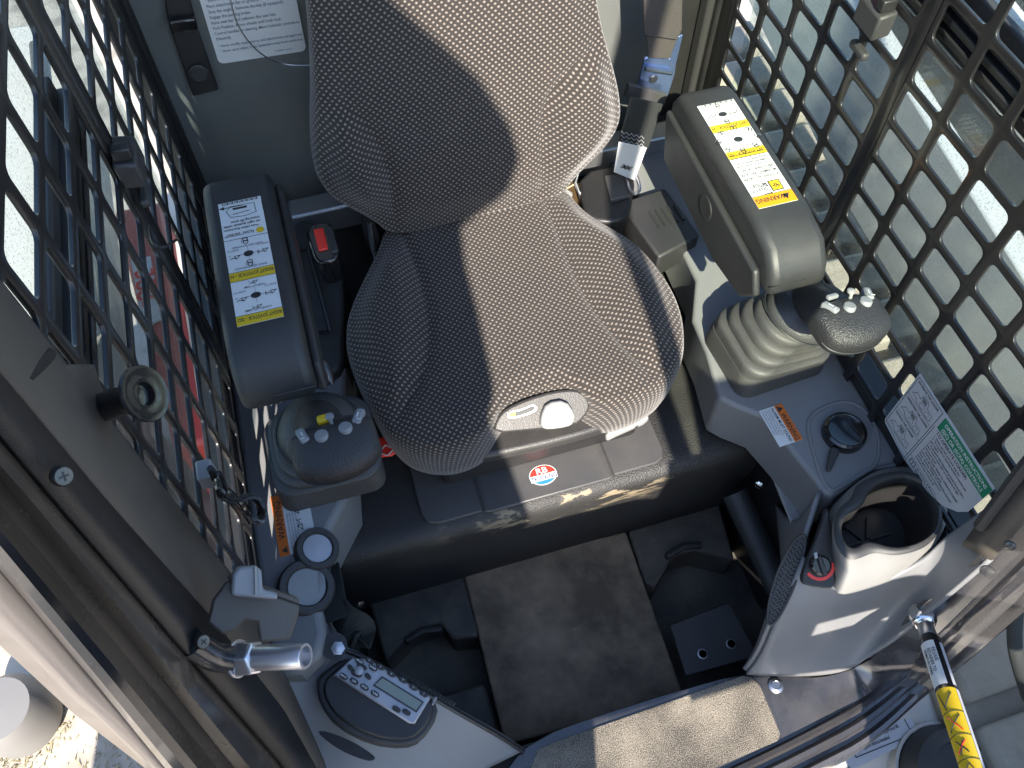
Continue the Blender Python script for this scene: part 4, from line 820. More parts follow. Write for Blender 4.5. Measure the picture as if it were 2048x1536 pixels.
# ------------------------------------------------------------------ front door frame: left post, sill, right post
df = thing('door_frame', 'dark steel door frame around the front opening with ribbed edge', 'door frame', (.2, .16, -.05))
def ribbon(name, lines, mt, N=40, smooth=30, thick=0, sm=True):
    rows = [resample(l, N, False) for l in lines]; o = MB().loft(rows, caps=False, closed=False).build(name, mt, df, smooth)
    if thick: md = o.modifiers.new('solid', 'SOLIDIFY'); md.thickness = thick; md.offset = -1
    return o
PN = V((0, 1, -.164))
def POST(pts, off): return [PL(x, y, V((0, .180+off, 0)), PN) if False else X(x, y, -.19+off) for x, y in pts]
L0 = [(-120, 440), (0, 590), (90, 702), (300, 965), (470, 1178), (540, 1310), (607, 1450), (660, 1560), (700, 1640)]
L1 = [(-120, 620), (0, 760), (202, 1000), (422, 1245), (560, 1420), (640, 1560), (680, 1640)]
L2 = [(-120, 740), (0, 880), (101, 1000), (330, 1265), (551, 1520), (640, 1640)]
def postline(l, xx): return [X(x, y, xx) for x, y in l]
l0b, l0, l1, l2 = postline([(x+3, y-6) for x, y in L0], -.200), postline(L0, -.180), postline(L1, -.176), postline(L2, -.186)
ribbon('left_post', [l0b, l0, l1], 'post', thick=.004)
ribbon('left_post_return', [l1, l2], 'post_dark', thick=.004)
L3 = [(-120, 800), (0, 930), (70, 1010), (300, 1290), (500, 1536), (580, 1640)]
L4 = [(-120, 830), (0, 965), (60, 1036), (280, 1300), (470, 1536), (555, 1640)]
L5 = [(-120, 872), (0, 1008), (260, 1320), (436, 1536), (520, 1640)]
L6 = [(-120, 930), (0, 1060), (230, 1335), (395, 1536), (470, 1640)]
L7 = [(-120, 985), (0, 1120), (200, 1360), (345, 1536), (430, 1640)]
L8 = [(-120, 1000), (0, 1140), (190, 1365), (330, 1536), (415, 1640)]
fl = [postline(l, xx) for l, xx in ((L2, -.186), (L3, -.176), (L4, -.188), (L5, -.190), (L6, -.178), (L7, -.190), (L8, -.200))]
ribbon('left_flange', fl, 'flange', smooth=20)
ribbon('left_weather_seal', [postline([(x-6, y-4) for x, y in L6], -.172), postline(L6, -.168), postline([(x-14, y+14) for x, y in L6], -.172)], 'gloss', smooth=80)
for x, y in ((125, 952), (405, 1283)):
    c = X(x, y, -.172); nn = (CAM-c).normalized(); nn = (nn+V((.8, -.5, .2))).normalized()
    sc = MB().lathe([(.0058, -.003), (.0058, .0006), (.0047, .002), (.0001, .0022)], c, nn, 22).build('screw', 'dark_steel', df, 40)
    u = nn.orthogonal().normalized(); wv = nn.cross(u)
    for a in (u, wv): MB().box(c+nn*.0022, (.005, .0010, .0006), Matrix((a, nn.cross(a), nn)).transposed()).build('recess', 'ink', sc)
# rounded slot groove on the left post
MB().tube([X(28, 782, -.177), X(98, 708, -.177)], .004, 10).build('slot', 'post_dark', df)
# sill and right post
S0 = [Z(1000, 1560, .150), Z(1060, 1480, .152), Z(1270, 1408, .152), Z(1490, 1345, .152), Z(1560, 1350, .152), Z(1640, 1358, .154), Z(1720, 1335, .165), X(1800, 1272, .59), X(1850, 1200, .595), X(1890, 1192, .605), X(1960, 1125, .61), X(2048, 1032, .61), X(2200, 880, .61)]
S1 = [Z(1000, 1760, .150), Z(1120, 1690, .150), Z(1300, 1608, .150), Z(1480, 1525, .150), Z(1592, 1471, .150), Z(1680, 1424, .152), Z(1732, 1392, .158), Z(1810, 1335, .175), X(1871, 1272, .615), X(1940, 1205, .622), X(2011, 1133, .625), X(2060, 1085, .625), X(2220, 920, .625)]
S0_, S1_ = resample(chaikin(S0, 1, False), 60, False), resample(chaikin(S1, 1, False), 60, False)
o = MB().loft([[p-dz*.02+V((0, .004, 0)) for p in S0_], S0_, [a.lerp(b, .5) for a, b in zip(S0_, S1_)], S1_], caps=False, closed=False).build('sill', 'sill', df, 40)
def off(line, dx, dy, dzz): return [p+V((dx*sstep(.45, .62, p.x)*1.0, dy, dzz)) for p in line]
rows = [S1_]
for (a, d, h) in ((.012, -.006, .008), (.012, -.016, .010), (.012, -.022, .000), (.014, -.030, .000), (.022, -.038, .010), (.024, -.048, .010), (.026, -.054, -.004), (.028, -.064, -.004), (.034, -.072, .006), (.038, -.082, .004), (.040, -.090, -.016), (.042, -.094, -.05)):
    rows.append([p+V((a*.7*sstep(.45, .60, p.x)*1.2, d*.62*(1-.35*sstep(.5, .62, p.x)), h*(1-.7*sstep(.52, .62, p.x)))) for p in S1_])
MB().loft(rows, caps=False, closed=False).build('ribbed_flange', 'rib_paint', df, 25)
# inner dark face of the right post and its rubber edge
rp = [(1925, 1090), (1990, 1000), (2048, 930), (2200, 740)]; rp2 = [(1985, 1120), (2048, 1045), (2200, 880)]
MB().loft([resample([X(x, y, .605) for x, y in rp], 20, False), resample([X(x, y, .607) for x, y in rp2], 20, False)], caps=False, closed=False).build('right_post', 'post', df, 40, solid=.004)
MB().tube([X(1960, 1052, .60), X(2048, 935, .60), X(2200, 750, .60)], .007, 10).build('rubber_edge', 'rubber', df)
for x, y, zz in ((1550, 1370, .154), (1565, 1362, .154)):
    pass
bt = MB().lathe([(.011, 0), (.011, .003), (.0065, .005), (.006, .003), (.0001, .003)], Z(1551, 1372, .152), n=24).build('sill_bolt', 'zinc', df, 40)
bt = MB().lathe([(.006, 0), (.006, .002), (.003, .004)], X(2020, 1090, .60), (-.8, -.6, .3), 16).build('post_bolt', 'sill', df, 40)
bt = MB().lathe([(.008, 0), (.008, .002), (.005, .003)], X(1975, 1142, .60), (-.8, -.6, .4), 16).build('post_bolt', 'sill', df, 40)
pd = [(1062, 1536), (1075, 1500), (1110, 1484), (1485, 1352), (1502, 1354), (1520, 1372), (1560, 1468), (1555, 1482), (1420, 1540), (1250, 1610), (1150, 1640), (1090, 1640)]
tag(MB().prism([Z(x, y, .1535) for x, y in pd], dz*.0016).build('grip_pad', 'grit', bevel=.0005), 'gritty anti-slip step pad on the door sill', 'step pad')
# pegs and hinge on the left post
t = thing('door_striker', 'glossy black flared striker peg on the left post', 'striker', X(215, 810, -.175))
a = X(205, 815, -.176); da = (a-CAM).dot(FW); b_ = CAM+ray(292, 786)*(da-.0165); ax = (b_-a).normalized(); Ln = (b_-a).length
r_ = 58*da/FPX
MB().lathe([(r_*.50, 0), (r_*.50, Ln*.55), (r_*.54, Ln*.62), (r_*.80, Ln*.82), (r_*.97, Ln*.93), (r_, Ln*.97), (r_*.96, Ln), (r_*.80, Ln*.985), (r_*.72, Ln*.99), (r_*.55, Ln*.97), (r_*.42, Ln*.97), (r_*.36, Ln*.85), (.0001, Ln*.83)], a, ax, 40).build('peg', 'gloss', t, 30)
MB().prism([X(x, y, -.176) for x, y in ((130, 728), (188, 728), (210, 790), (208, 838), (150, 790))], (-.012, 0, 0)).build('tab', 'post', t, bevel=.001)
t = thing('hinge_pipe', 'bent pipe with bright zinc nut and sleeve on the left post', 'pipe', X(420, 1310, -.18))
h0, h1, h2 = X(380, 1285, -.182), X(415, 1308, -.176), X(455, 1318, -.170)
dh = (h2-CAM).dot(FW); h4 = CAM+ray(612, 1312)*(dh-.022); rs = 25*dh/FPX
MB().tube(chaikin([h0, h1, X(435, 1316, -.173), h2.lerp(h4, .12)], 2, False), rs*1.1, 18).build('elbow', 'sill', t, 60)
ax = (h4-h2).normalized(); Ln = (h4-h2).length
MB().lathe([(rs*1.5, Ln*.12), (rs*1.5, Ln*.16)], h2, ax, 26).build('washer', 'plated', t, 30, bevel=.0006)
MB().lathe([(rs*1.34, Ln*.16), (rs*1.42, Ln*.19), (rs*1.42, Ln*.36), (rs*1.25, Ln*.38)], h2, ax, 6).build('nut', 'plated', t, 20, bevel=.001)
MB().lathe([(rs, Ln*.36), (rs, Ln*.985), (rs*.95, Ln), (rs*.74, Ln), (rs*.74, Ln*.8), (.0001, Ln*.78)], h2, ax, 32).build('sleeve', 'plated', t, 30)
brk = [(425, 1200), (455, 1160), (600, 1210), (598, 1230), (580, 1280), (520, 1285), (515, 1245), (490, 1240), (470, 1262), (445, 1270), (415, 1245)]
t2 = thing('latch_bracket', 'folded dark steel bracket above the zinc hinge sleeve', 'bracket', X(500, 1230, -.16))
bpn = V((.25, -.45, .85)).normalized(); bpp = X(500, 1225, -.135)
MB().prism([PL(x, y, bpp, bpn) for x, y in brk], -bpn*.006).build('plate', 'post', t2, bevel=.002)
MB().prism([PL(x, y, bpp, bpn) for x, y in ((455, 1160), (600, 1210), (598, 1196), (462, 1150))], -bpn*.020).build('flange', 'post', t2, bevel=.002)
kn = [(462, 1192), (465, 1148), (478, 1134), (512, 1132), (524, 1140), (526, 1180), (556, 1186), (556, 1200)]
MB().prism([PL(x, y, bpp+bpn*.018, bpn) for x, y in kn], -bpn*.016).build('knob', 'button', t2, bevel=.004, seg=3)
MB().tube([PL(511, 1133, bpp+bpn*.020, bpn), PL(512, 1190, bpp+bpn*.020, bpn)], .0012, 6).build('knob_edge', 'white_plastic', t2)
# dark lower bracket edge
# ------------------------------------------------------------------ gas strut and hose at the right
t = thing('gas_strut', 'black gas strut with yellow pictogram label by the right post', 'gas strut', X(1850, 1240, .60))
g0 = X(1845, 1235, .60); g1 = Z(1965, 1600, .46); ax = (g1-g0).normalized(); Ln = (g1-g0).length
MB().lathe([(.012, -.016), (.0155, -.009), (.0165, 0), (.0150, .009), (.010, .014)], g0, ax, 24).build('ball_end', 'chrome', t, 60)
MB().lathe([(.0095, .010), (.010, .012), (.010, .032), (.0085, .034)], g0, ax, 20).build('collar', 'zinc', t, 40)
MB().lathe([(.0085, .030), (.0125, .038), (.0125, Ln)], g0, ax, 26).build('cylinder', 'gloss', t, 40)
vw = (CAM-g0.lerp(g1, .5)).normalized(); sd_ = ax.cross(vw).normalized(); vw = sd_.cross(ax).normalized()
def wrap(name, a0, a1, t0, t1, mt, r=.0130):
    n = 10; rr = [[g0+ax*(Ln*tt)+(vw*math.cos(a)+sd_*math.sin(a))*r for a in [lerp(a0, a1, k/n) for k in range(n+1)]] for tt in (t0, t1)]
    return MB().loft(rr, caps=False, closed=False).build(name, mt, t, 180)
wp = wrap('label', -.3, 1.3, .19, .45, 'paper'); wy = wrap('label', -.9, 1.3, .47, 1.0, 'yellow'); wrap('label', -1.5, -.95, .47, 1.0, 'paper_grey'); wrap('label', -1.2, -.8, .20, .45, 'paper_grey')
def onstrut(tt, a, r=.0133): return g0+ax*(Ln*tt)+(vw*math.cos(a)+sd_*math.sin(a))*r
for tt in (.60, .72, .84, .95): MB().tube([onstrut(tt, lerp(-.9, 1.3, k/8)) for k in range(9)], .0004, 4).build('rule', 'ink', wy)
for (a0, t0, a1, t1, c) in ((-.3, .50, .6, .575, 'ink'), (.9, .49, .5, .59, 'ink'), (-.4, .62, .8, .70, 'ink'), (.7, .62, -.3, .70, 'red'), (-.2, .75, .7, .81, 'red'), (.6, .75, -.2, .81, 'ink'), (0., .75, .5, .82, 'ink'), (-.4, .92, .1, .86, 'ink'), (.1, .86, .8, .92, 'ink')):
    MB().tube([onstrut(lerp(t0, t1, k/4), lerp(a0, a1, k/4)) for k in range(5)], .0007, 4).build('pictogram', c, wy)
for k, s_ in enumerate(('REMOVE WIRE', 'RETAINER TO', 'RELEASE')):
    vs, fs = text2d(s_, .0062, 'l', .9); MB().add([onstrut(.235+(.0+x)/Ln, .95-.42*k-y/.013*.9) for x, y in vs], fs).build('printing', 'ink', wp, 180)
t = thing('braided_hose', 'black braided hose hanging at the right edge', 'hose', X(2035, 1340, .70))
hp_ = chaikin([X(2052, 1100, .66), X(2040, 1150, .66), X(2030, 1230, .665), X(2028, 1290, .665), X(2040, 1340, .66), X(2060, 1400, .65)], 3, False)
MB().tube(hp_, .0085, 12).build('hose', 'webbing_dark', t, 60)
for k in range(len(hp_)*2):
    pass
# ------------------------------------------------------------------ rear wall things
t = thing('seat_placard', 'white printed placard on the rear wall left of the backrest', 'placard', Y(520, 60, 1.085))
a, b_ = Y(438, 128, 1.088), Y(613, 101, 1.088); Wp = (b_-a).length; Hp = .20; un = V((b_.x-a.x, 0, b_.z-a.z)).normalized(); vn = V((-un.z, 0, un.x))
rr = [(x+Wp/2, y+Hp/2) for x, y in rrect(Wp, Hp, .008)]
lines = ('Never modify equipment or add attachments not approved by', 'Bobcat.', 'Never carry riders. Keep bystanders away from the work area.')
Ep = []
txt = ('* Never carry riders. Keep bystanders away from work area', '* Never modify equipment or add attachments not approved', '   (Neutral)', '   Control handles or steering. Move hydraulic controls to', '   Park Position. Move wheels until both lock.', '   Raise seat bar and unfasten the seat belt.', '   Engage the parking brake.', '   Stop the engine. Remove the key (if equipped).', '   Place attachment flat on ground.', '* Before leaving the operator seat:', '* Do not exceed Rated Operating Capacity.', '* Load, unload and turn on flat level ground.')
for k, s_ in enumerate(txt): Ep.append(('t', 'ink_grey', 1, .006, .018+.0082*k+.003*(k > 1), .0066, s_, 'l', .80))
Ep.append(('t', 'ink_grey', 1, Wp-.02, .006, .004, '7168037 enUS', 'r'))
decal('sheet', t, a, un, vn, rr, Ep)
t = thing('strap_bracket', 'black strap bracket bolted on the rear wall beside the left guard', 'bracket', Y(385, 100, 1.085))
MB().prism([Y(x, y, 1.086) for x, y in ((343, 60), (395, 52), (437, 175), (385, 188))], (0, -.006, 0)).build('strap', 'black', t, bevel=.002)
MB().prism([Y(x, y, 1.076) for x, y in ((335, 35), (390, 28), (397, 52), (342, 60))], (0, -.010, 0)).build('clamp', 'gloss', t, bevel=.003)
MB().prism([Y(x, y, 1.084) for x, y in ((325, -30), (370, -40), (390, 30), (336, 40))], (0, -.006, 0)).build('strap', 'black', t, bevel=.002)
MB().lathe([(.014, 0), (.014, .002), (.012, .003), (.011, .0015), (.0001, .0015)], Y(397, 146, 1.078), (0, -1, 0), 26).build('snap', 'rubber', t, 40)
tag(MB().tube(chaikin([Y(455, -30, 1.05), Y(470, 45, 1.05), Y(505, 95, 1.05), Y(540, 120, 1.05), Y(580, 132, 1.05), Y(640, 130, 1.03)], 3, False), .0010, 6).build('thin_wire', 'zinc'), 'thin grey wire hanging across the placard', 'wire')
# silver cross bar behind the seat
tag(MB().prism([(-.07, .98, .40), (-.07, 1.02, .40), (.60, 1.02, .40), (.60, .98, .40)], dz*.05).build('cross_bar', 'bar_steel', bevel=.004), 'bright steel cross bar behind the seat', 'bar')
# seat belt at the right
t = thing('seat_belt', 'brown seat belt with chrome tongue painted with blue sky reflection, right of the backrest', 'seat belt', Y(1300, 200, .94))
B = lambda x, y, yy=.96: Y(x, y, yy)
def quadstrap(pts, yy, th, name, mt): return MB().prism([Y(x, y, yy) for x, y in pts], (0, th, 0)).build(name, mt, t, bevel=.001)
quadstrap([(1288, -40), (1366, -40), (1364, 60), (1355, 80), (1296, 72), (1288, 66)], .955, .004, 'webbing', 'webbing')
quadstrap([(1294, 72), (1354, 80), (1340, 118), (1296, 116)], .962, .004, 'webbing', 'webbing')
quadstrap([(1289, 118), (1300, 112), (1340, 118), (1352, 75), (1366, 70), (1352, 130), (1350, 148), (1335, 195), (1275, 175)], .966, .004, 'tongue', 'sky_tint_chrome')
MB().lathe([(.007, 0), (.006, .002), (.0001, .002)], Y(1307, 158, .962), (0, -1, 0), 20).build('rivet', 'zinc', t)
MB().tube([Y(1290, 138, .96), Y(1344, 146, .96)], .003, 8).build('guide_bar', 'zinc', t)
quadstrap([(1258, 170), (1335, 190), (1328, 212), (1250, 195)], .950, .008, 'buckle_bar', 'sheet')
quadstrap([(1262, 196), (1326, 210), (1296, 300), (1236, 290)], .900, .004, 'webbing', 'webbing_dark')
tgd = quadstrap([(1238, 284), (1294, 296), (1270, 362), (1228, 345)], .880, .002, 'care_tag', 'paper')
vs, fs = text2d('IMMI', .012, 'c', .9); c = Y(1254, 334, .8795); ux = (Y(1278, 342, .8795)-Y(1228, 326, .8795)).normalized(); uy = V((0, -1, 0)).cross(ux)*-1
uy = V((0, -1, 0)).cross(ux)
MB().add([c+ux*p+uy*(q-.005) for p, q in vs], fs).build('printing', 'ink', tgd, 180)
for k in range(3):
    mbz = MB()
    zz = [(1243+5*j+k*0, 262+8*k+(j % 2)*5+j*1.2) for j in range(10)]
    mbz.tube([Y(x, y, .8990) for x, y in zz], .0006, 4); mbz.build('stitching', 'paper_grey', t)
t = thing('belt_retractor', 'black belt retractor box with bent wire loop right of the seat', 'retractor', Z(1220, 400, .40))
MB().prism(chaikin([Z(x, y, .47) for x, y in ((1155, 345), (1250, 325), (1272, 350), (1262, 420), (1235, 445), (1180, 440), (1165, 410))], 1), dz*-.10).build('case', 'black', t, bevel=.006, seg=3)
MB().prism([Z(x, y, .476) for x, y in ((1208, 350), (1258, 345), (1262, 390), (1222, 400))], dz*-.01).build('cover_plate', 'sheet', t, bevel=.002)
MB().tube(chaikin([Z(1232, 322, .48), Z(1270, 345, .48), Z(1282, 378, .48), Z(1270, 390, .478), Z(1258, 380, .478), Z(1250, 350, .478)], 2, False), .0028, 8).build('wire_loop', 'zinc', t)
# buckle at the left
t = thing('seat_belt_buckle', 'black seat belt buckle with red release button', 'buckle', Z(640, 490, .46))
MB().prism(chaikin([Z(x, y, .53) for x, y in ((608, 452), (655, 440), (668, 455), (682, 515), (640, 528), (625, 512))], 1), dz*-.05).build('body', 'gloss', t, bevel=.004, seg=3)
MB().prism([Z(x, y, .533) for x, y in ((626, 458), (646, 454), (656, 496), (637, 501))], dz*-.01).build('release_button', 'red', t, bevel=.002, seg=3)
MB().prism([Z(x, y, .534) for x, y in ((650, 452), (664, 452), (676, 500), (662, 505))], dz*-.006).build('slot_frame', 'rubber', t, bevel=.002)
# grey inner panel with slot, left of the seat
ip = tag(MB().prism(chaikin([Z(x, y, .44) for x, y in ((575, 430), (680, 470), (690, 700), (672, 750), (600, 770), (560, 600))], 1), dz*-.10).build('inner_panel', 'cover', bevel=.005), 'dark grey panel with a slot between the left armrest and seat', 'panel')
MB().prism([Z(x, y, .4415) for x, y in ((592, 510), (615, 505), (655, 660), (630, 665))], dz*.002).build('slot_dark', 'ink', ip, bevel=.0005)  # flat black inset stands in for the dark inside the slot
MB().tube([Z(588, 502, .443), Z(618, 497, .443), Z(662, 664, .443), Z(626, 673, .443)], .003, 8, closed=True).build('slot_rim', 'cover', ip)
# document box right of the seat
mbx = thing('document_box', 'flat dark box with ribbed lid behind the right armrest', 'box', Z(1290, 450, .40))
MB().prism([Z(x, y, .445) for x, y in ((1238, 405), (1330, 375), (1400, 470), (1318, 515))], dz*-.05).build('box', 'cover', mbx, bevel=.004)
for k in range(5): MB().tube([Z(1300+12*k, 425-4*k, .447), Z(1320+12*k, 455-4*k, .447)], .0022, 6).build('rib', 'cover', mbx)
# ------------------------------------------------------------------ what shows outside the cab
# right: rubber track, lift arm
t = thing('rubber_track', 'dusty tan rubber track outside the right window', 'track', (.95, .6, -.42))
MB().box((.93, .75, .02), (.44, 1.9, .10)).build('belt', 'track', t, bevel=.01)
for k in range(15):
    MB().box((.92+random.uniform(-.004, .004), -.15+.125*k, .085), (.38, .090, .045), Matrix.Rotation(random.uniform(-.03, .03), 3, 'Z')).build('lug', 'track', t, bevel=.012)
MB().box((1.0, .75, -.20), (.30, 1.6, .34)).build('undercarriage', 'black', t)
t = thing('lift_arm', 'pale lift arm beyond the right window', 'lift arm', (1.15, .5, -.42), 'loader lift arms')
MB().box((1.16, .42, .40), (.10, 2.4, .26)).build('beam', 'white_paint', t, bevel=.012)
MB().prism([(.93, .90, .255), (.93, .35, .215), (.93, -.3, .18), (.93, -.3, .38), (.93, .35, .46), (.93, 1.6, .62), (.93, 1.6, .40)], (.04, 0, 0)).build('side_plate', 'arm_grey', t, bevel=.004)  # grey puts the shade on the arm's inner side into its colour
MB().prism([(.99, 1.6, .70), (.99, -.3, .52), (.99, -.3, .47), (.99, 1.6, .65)], (.16, 0, 0)).build('top_plate', 'white_paint', t, bevel=.004)
MB().tube([(1.05, -.1, .60), (1.05, 1.5, .74)], .016, 12).build('pipe', 'black', t)
# left: lift arm and red machine panel
t = thing('lift_arm', 'pale lift arm outside the left window', 'lift arm', (-.5, .4, -.42), 'loader lift arms')
MB().prism([Z(x, y, .40) for x, y in ((-60, 60), (95, 40), (150, 200), (198, 660), (150, 760), (-60, 700))], (0, 0, -.16)).build('beam', 'white_paint', t, bevel=.012)
MB().box((-.74, -.34, .70), (.36, .10, 1.50)).build('shade_upright', 'white_paint', t, bevel=.012)  # upright and its foot added out of view to shade the left exterior
MB().box((-.70, -.34, -.23), (.30, .20, .36)).build('foot', 'arm_grey', t, bevel=.012)
for q_ in (0, 1): MB().tube([Z(70+60*q_, 90, .42), Z(100+50*q_, 400, .42), Z(120+45*q_, 680, .42)], .010, 10).build('pipe', 'post', t)
MB().box((-.62, .95, .10), (.10, .6, .40)).build('web', 'arm_grey', t, bevel=.01)
MB().box((-.62, .95, -.25), (.16, .5, .34)).build('leg', 'arm_grey', t, bevel=.01)
t = thing('red_panel', 'red painted hood with white lettered band outside the left window', 'panel', Z(320, 600, -.42))
MB().prism([Z(x, y, .10) for x, y in ((225, 420), (325, 400), (440, 880), (345, 895))], (0, 0, -.52)).build('hood', 'red_paint', t, bevel=.012)
MB().prism([Z(x, y, .104) for x, y in ((262, 520), (300, 512), (322, 640), (285, 655))], (0, 0, -.01)).build('white_band', 'paper', t)
vs, fs = text2d('388-', .055, 'c'); c = Z(293, 575, .1055); MB().add([c+V((q-.02, -p, 0)) for p, q in vs], fs).build('printing', 'red', t, 180)
tag(MB().prism([Z(x, y, .2) for x, y in ((345, 470), (385, 470), (420, 800), (395, 810))], (0, 0, -.62)).build('cream_post', 'white_paint', bevel=.01), 'cream post outside the left window next to the red hood', 'post')
# front left: white outer frame, round grey knob, dry grass
t = thing('outer_frame', 'outer frame at the lower left, cream with sunlit warmth painted in', 'frame', (-.35, .2, -.42))
W0 = [(-120, 1000), (0, 1142), (190, 1368), (330, 1536), (415, 1640)]; W1 = [(-120, 1150), (0, 1280), (150, 1420), (300, 1536), (420, 1640)]
MB().loft([postline(W0, -.205), postline([(lerp(a[0], b_[0], .5)-4, lerp(a[1], b_[1], .5)-4) for a, b_ in zip(W0, W1)], -.215), postline(W1, -.235)], caps=False, closed=False).build('plate', 'cream', t, 60, solid=.004)
MB().box((-.33, .16, -.18), (.12, .10, .48)).build('foot', 'white_paint', t)
tag(MB().lathe([(.06, 0), (.075, .02), (.075, .10), (.06, .13), (.0001, .135)], Z(0, 1420, -.30)-dz*.12, n=30).build('round_cap', 'cap_grey'), 'round pale cap at the left edge above the dry grass', 'cap')
# ragged dry grass and dirt
gs = MB(); random.seed(11)
for k in range(9000):
    x, y = random.uniform(-1.3, -.45), random.uniform(.1, .9)
    if math.sin(x*17+1)*math.sin(y*19)+.5*math.sin(x*41)*math.sin(y*37+2)+random.uniform(-.5, .5) < .05: continue
    a = random.uniform(0, 6.28); h = random.uniform(.002, .012); l = random.uniform(.004, .016); wv = random.uniform(.0008, .002)
    p = V((x, y, -.419)); d = V((math.cos(a), math.sin(a), 0)); n_ = V((-d.y, d.x, 0))*wv
    gs.add([p-n_, p+n_, p+d*l+V((0, 0, h))], [(0, 1, 2)])
gs.build('dry_grass', 'grass_dirt', kind='stuff')['label'] = 'sparse dry grass on the pale ground'
# front right: white lower body, decal, round cap
t = thing('lower_body', 'cream painted loader body outside the door sill', 'body panel', (.6, -.1, -.42))
lb = [[V((.15, .07, .03)), V((.55, .07, .03)), V((.72, .16, .10)), V((1.05, .35, .16))], [V((.15, -.08, .0)), V((.55, -.06, .0)), V((.80, .0, .02)), V((1.1, .15, .05))], [V((.15, -.35, -.02)), V((.55, -.35, -.03)), V((.90, -.30, -.05)), V((1.2, -.15, -.05))], [V((.15, -.36, -.42)), V((.55, -.36, -.42)), V((.90, -.31, -.42)), V((1.2, -.16, -.42))]]
sheet('panel', lb, 'white_paint', t)
rc = thing('rubber_bumper', 'round black rubber bumper at the foot of the gas strut', 'bumper', Z(1900, 1560, .02))
MB().lathe([(.075, -.05), (.078, .0), (.070, .028), (.052, .038), (.050, .030), (.0001, .028)], Z(1905, 1560, .05), (.1, -.1, 1), 40).build('bumper', 'rubber', rc, 40)
MB().lathe([(.084, -.06), (.084, -.01), (.079, -.01)], Z(1905, 1560, .05), (.1, -.1, 1), 40, caps=False).build('ring', 'white_paint', rc, 40)
a, b_ = Z(1712, 1515, .045), Z(1812, 1474, .045); un = (b_-a).normalized(); vn = dz.cross(un)
Wd = .100
Eb = [('l', 'ink', 1, [(0, 0), (Wd, 0), (Wd, .062), (0, .062), (0, 0)], .0016)]
for k, s_ in enumerate(('arm support device installed.', 'or lift cylinder without an approved lift', '* Never go under or reach under lift arms', 'and cause front frame to raise.', 'ground can be forced against the')): Eb.append(('t', 'ink', 1, .005, .006+.0095*k, .0078, s_, 'l', .66))
Eb += [('l', 'ink', 1, [(-.06, .012), (-.035, .03), (-.01, .04)], .0008), ('l', 'ink', 1, [(-.02, .03), (-.012, .016), (-.004, .034)], .0008)]+[('r', 'ink', 1, -.055+.0022*k, -.012, -.0537+.0022*k, -.007) for k in range(18)]
bd = decal('body_decal', None, a, un, vn, [(-.07, -.016), (Wd+.01, -.006), (Wd+.012, .068), (-.07, .068)], Eb, 'paper_grey'); tag(bd, 'grey decal with lift arm warning text below the sill', 'decal')
# ------------------------------------------------------------------ open door in front and the person taking the picture (out of view, outlines shaped to cast the shadows)
t = thing('open_door', 'unseen open glazed cab door ahead of the cab, rails shaped for shadows', 'door', (.42, -.3, -.42))
MB().prism([(.150, -.31, 1.46), (.222, -.31, 1.00), (.252, -.31, 1.00), (.184, -.31, 1.46), (.236, -.31, 1.95), (.236, -.31, 2.1), (.200, -.31, 2.1), (.203, -.31, 1.9)], (0, .03, 0)).build('frame_post', 'black', t)
MB().box((.455, -.295, 1.07), (.37, .03, .165)).build('middle_shade_rail', 'black', t)  # this and the bars below are added to block sun on the console
MB().box((.42, -.295, .793), (.44, .03, .075)).build('bottom_shade_rail', 'black', t)
MB().box((.295, -.298, .79), (.16, .03, .40)).build('shade_panel', 'black', t)  # added panel, keeps sun off the footwell and apron
MB().box((.44, -.295, .64), (.40, .03, .10)).build('lower_rail', 'black', t)  # added bar, with the bracket it bounds the console's sun patch
MB().box((.506, -.295, .725), (.03, .03, .08)).build('bracket', 'black', t)
MB().box((.635, -.295, 1.35), (.03, .03, 1.5)).build('frame_post', 'black', t)
MB().box((.43, -.295, 2.09), (.44, .03, .05)).build('top_rail', 'black', t)
MB().box((.43, -.295, 1.52), (.40, .004, 1.10)).build('pane', 'tint', t)
MB().box((.70, -.295, .30), (.46, .03, .50)).build('lower_shade_panel', 'black', t)  # added out of view to shade the loader body below the sill
MB().box((.635, -.295, -.18), (.03, .03, .48)).build('foot', 'black', t)
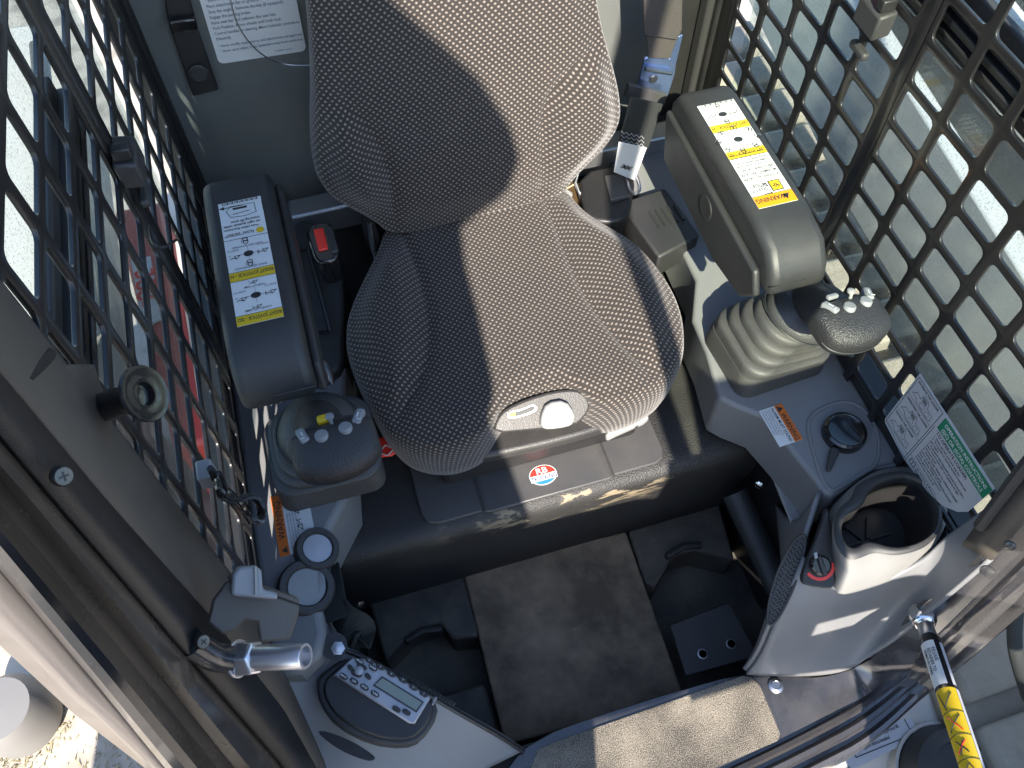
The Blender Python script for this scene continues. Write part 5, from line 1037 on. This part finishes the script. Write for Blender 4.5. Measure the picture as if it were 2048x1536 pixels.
pe = thing('person', 'person in dark jacket leaning toward the cab to take the picture', 'person', (-.25, -.42, .2))
def torso(rows, yc, mt, nm, depth=.12):
    rg = []
    rows = [(z+.109, x0-.027, x1-.027, dpt) for z, x0, x1, dpt in rows]
    for z, x0, x1, dpt in rows: rg.append([V(((x0+x1)/2+math.cos(a)*(x1-x0)/2, yc+math.sin(a)*dpt*.6, z)) for a in [2*math.pi*k/28 for k in range(28)]])
    return MB().loft(rg).build(nm, mt, pe, 60)
torso([(.60, -.34, .06, .10), (.75, -.345, .02, .12), (.90, -.345, -.006, .12), (.983, -.345, -.008, .12), (1.066, -.345, -.031, .12), (1.24, -.345, -.061, .12), (1.28, -.35, -.051, .13), (1.387, -.37, -.066, .13), (1.463, -.47, -.080, .13), (1.55, -.48, -.085, .13), (1.60, -.49, -.008, .13), (1.643, -.50, .008, .12), (1.702, -.50, -.004, .12), (1.789, -.49, -.043, .12), (1.84, -.48, -.080, .11), (1.89, -.46, -.118, .10), (1.936, -.56, -.15, .08), (2.0, -.60, -.19, .08), (2.06, -.60, -.24, .08), (2.09, -.50, -.27, .05)], -.42, 'jacket', 'body')
torso([(2.05, -.42, -.30, .05), (2.10, -.46, -.26, .08), (2.17, -.475, -.245, .09), (2.24, -.46, -.26, .085), (2.29, -.42, -.31, .05)], -.42, 'hair', 'head')
for x0, x1 in ((-.35, -.16), (-.13, .07)):
    torso([(.20, x0+.03, x1-.03, .07), (.45, x0+.01, x1-.01, .075), (.62, x0, x1, .09), (.70, x0, x1, .09)], -.42, 'jeans', 'leg')
rg = []
for x, zz, h in ((-.10, .84, .13), (-.02, .82, .16), (.08, .807, .16), (.16, .800, .155), (.20, .79, .14), (.225, .78, .10)): rg.append([V((x, -.36+math.cos(a)*.045, zz+math.sin(a)*h)) for a in [2*math.pi*k/24 for k in range(24)]])
MB().loft(rg).build('leg_occluder', 'jeans', pe, 60)  # extra raised leg added to block the sun from the footwell
tag(MB().box((-.17, -.42, -.06), (.50, .30, .72)).build('front_step', 'black', bevel=.01), 'steel front step the person stands on', 'step')
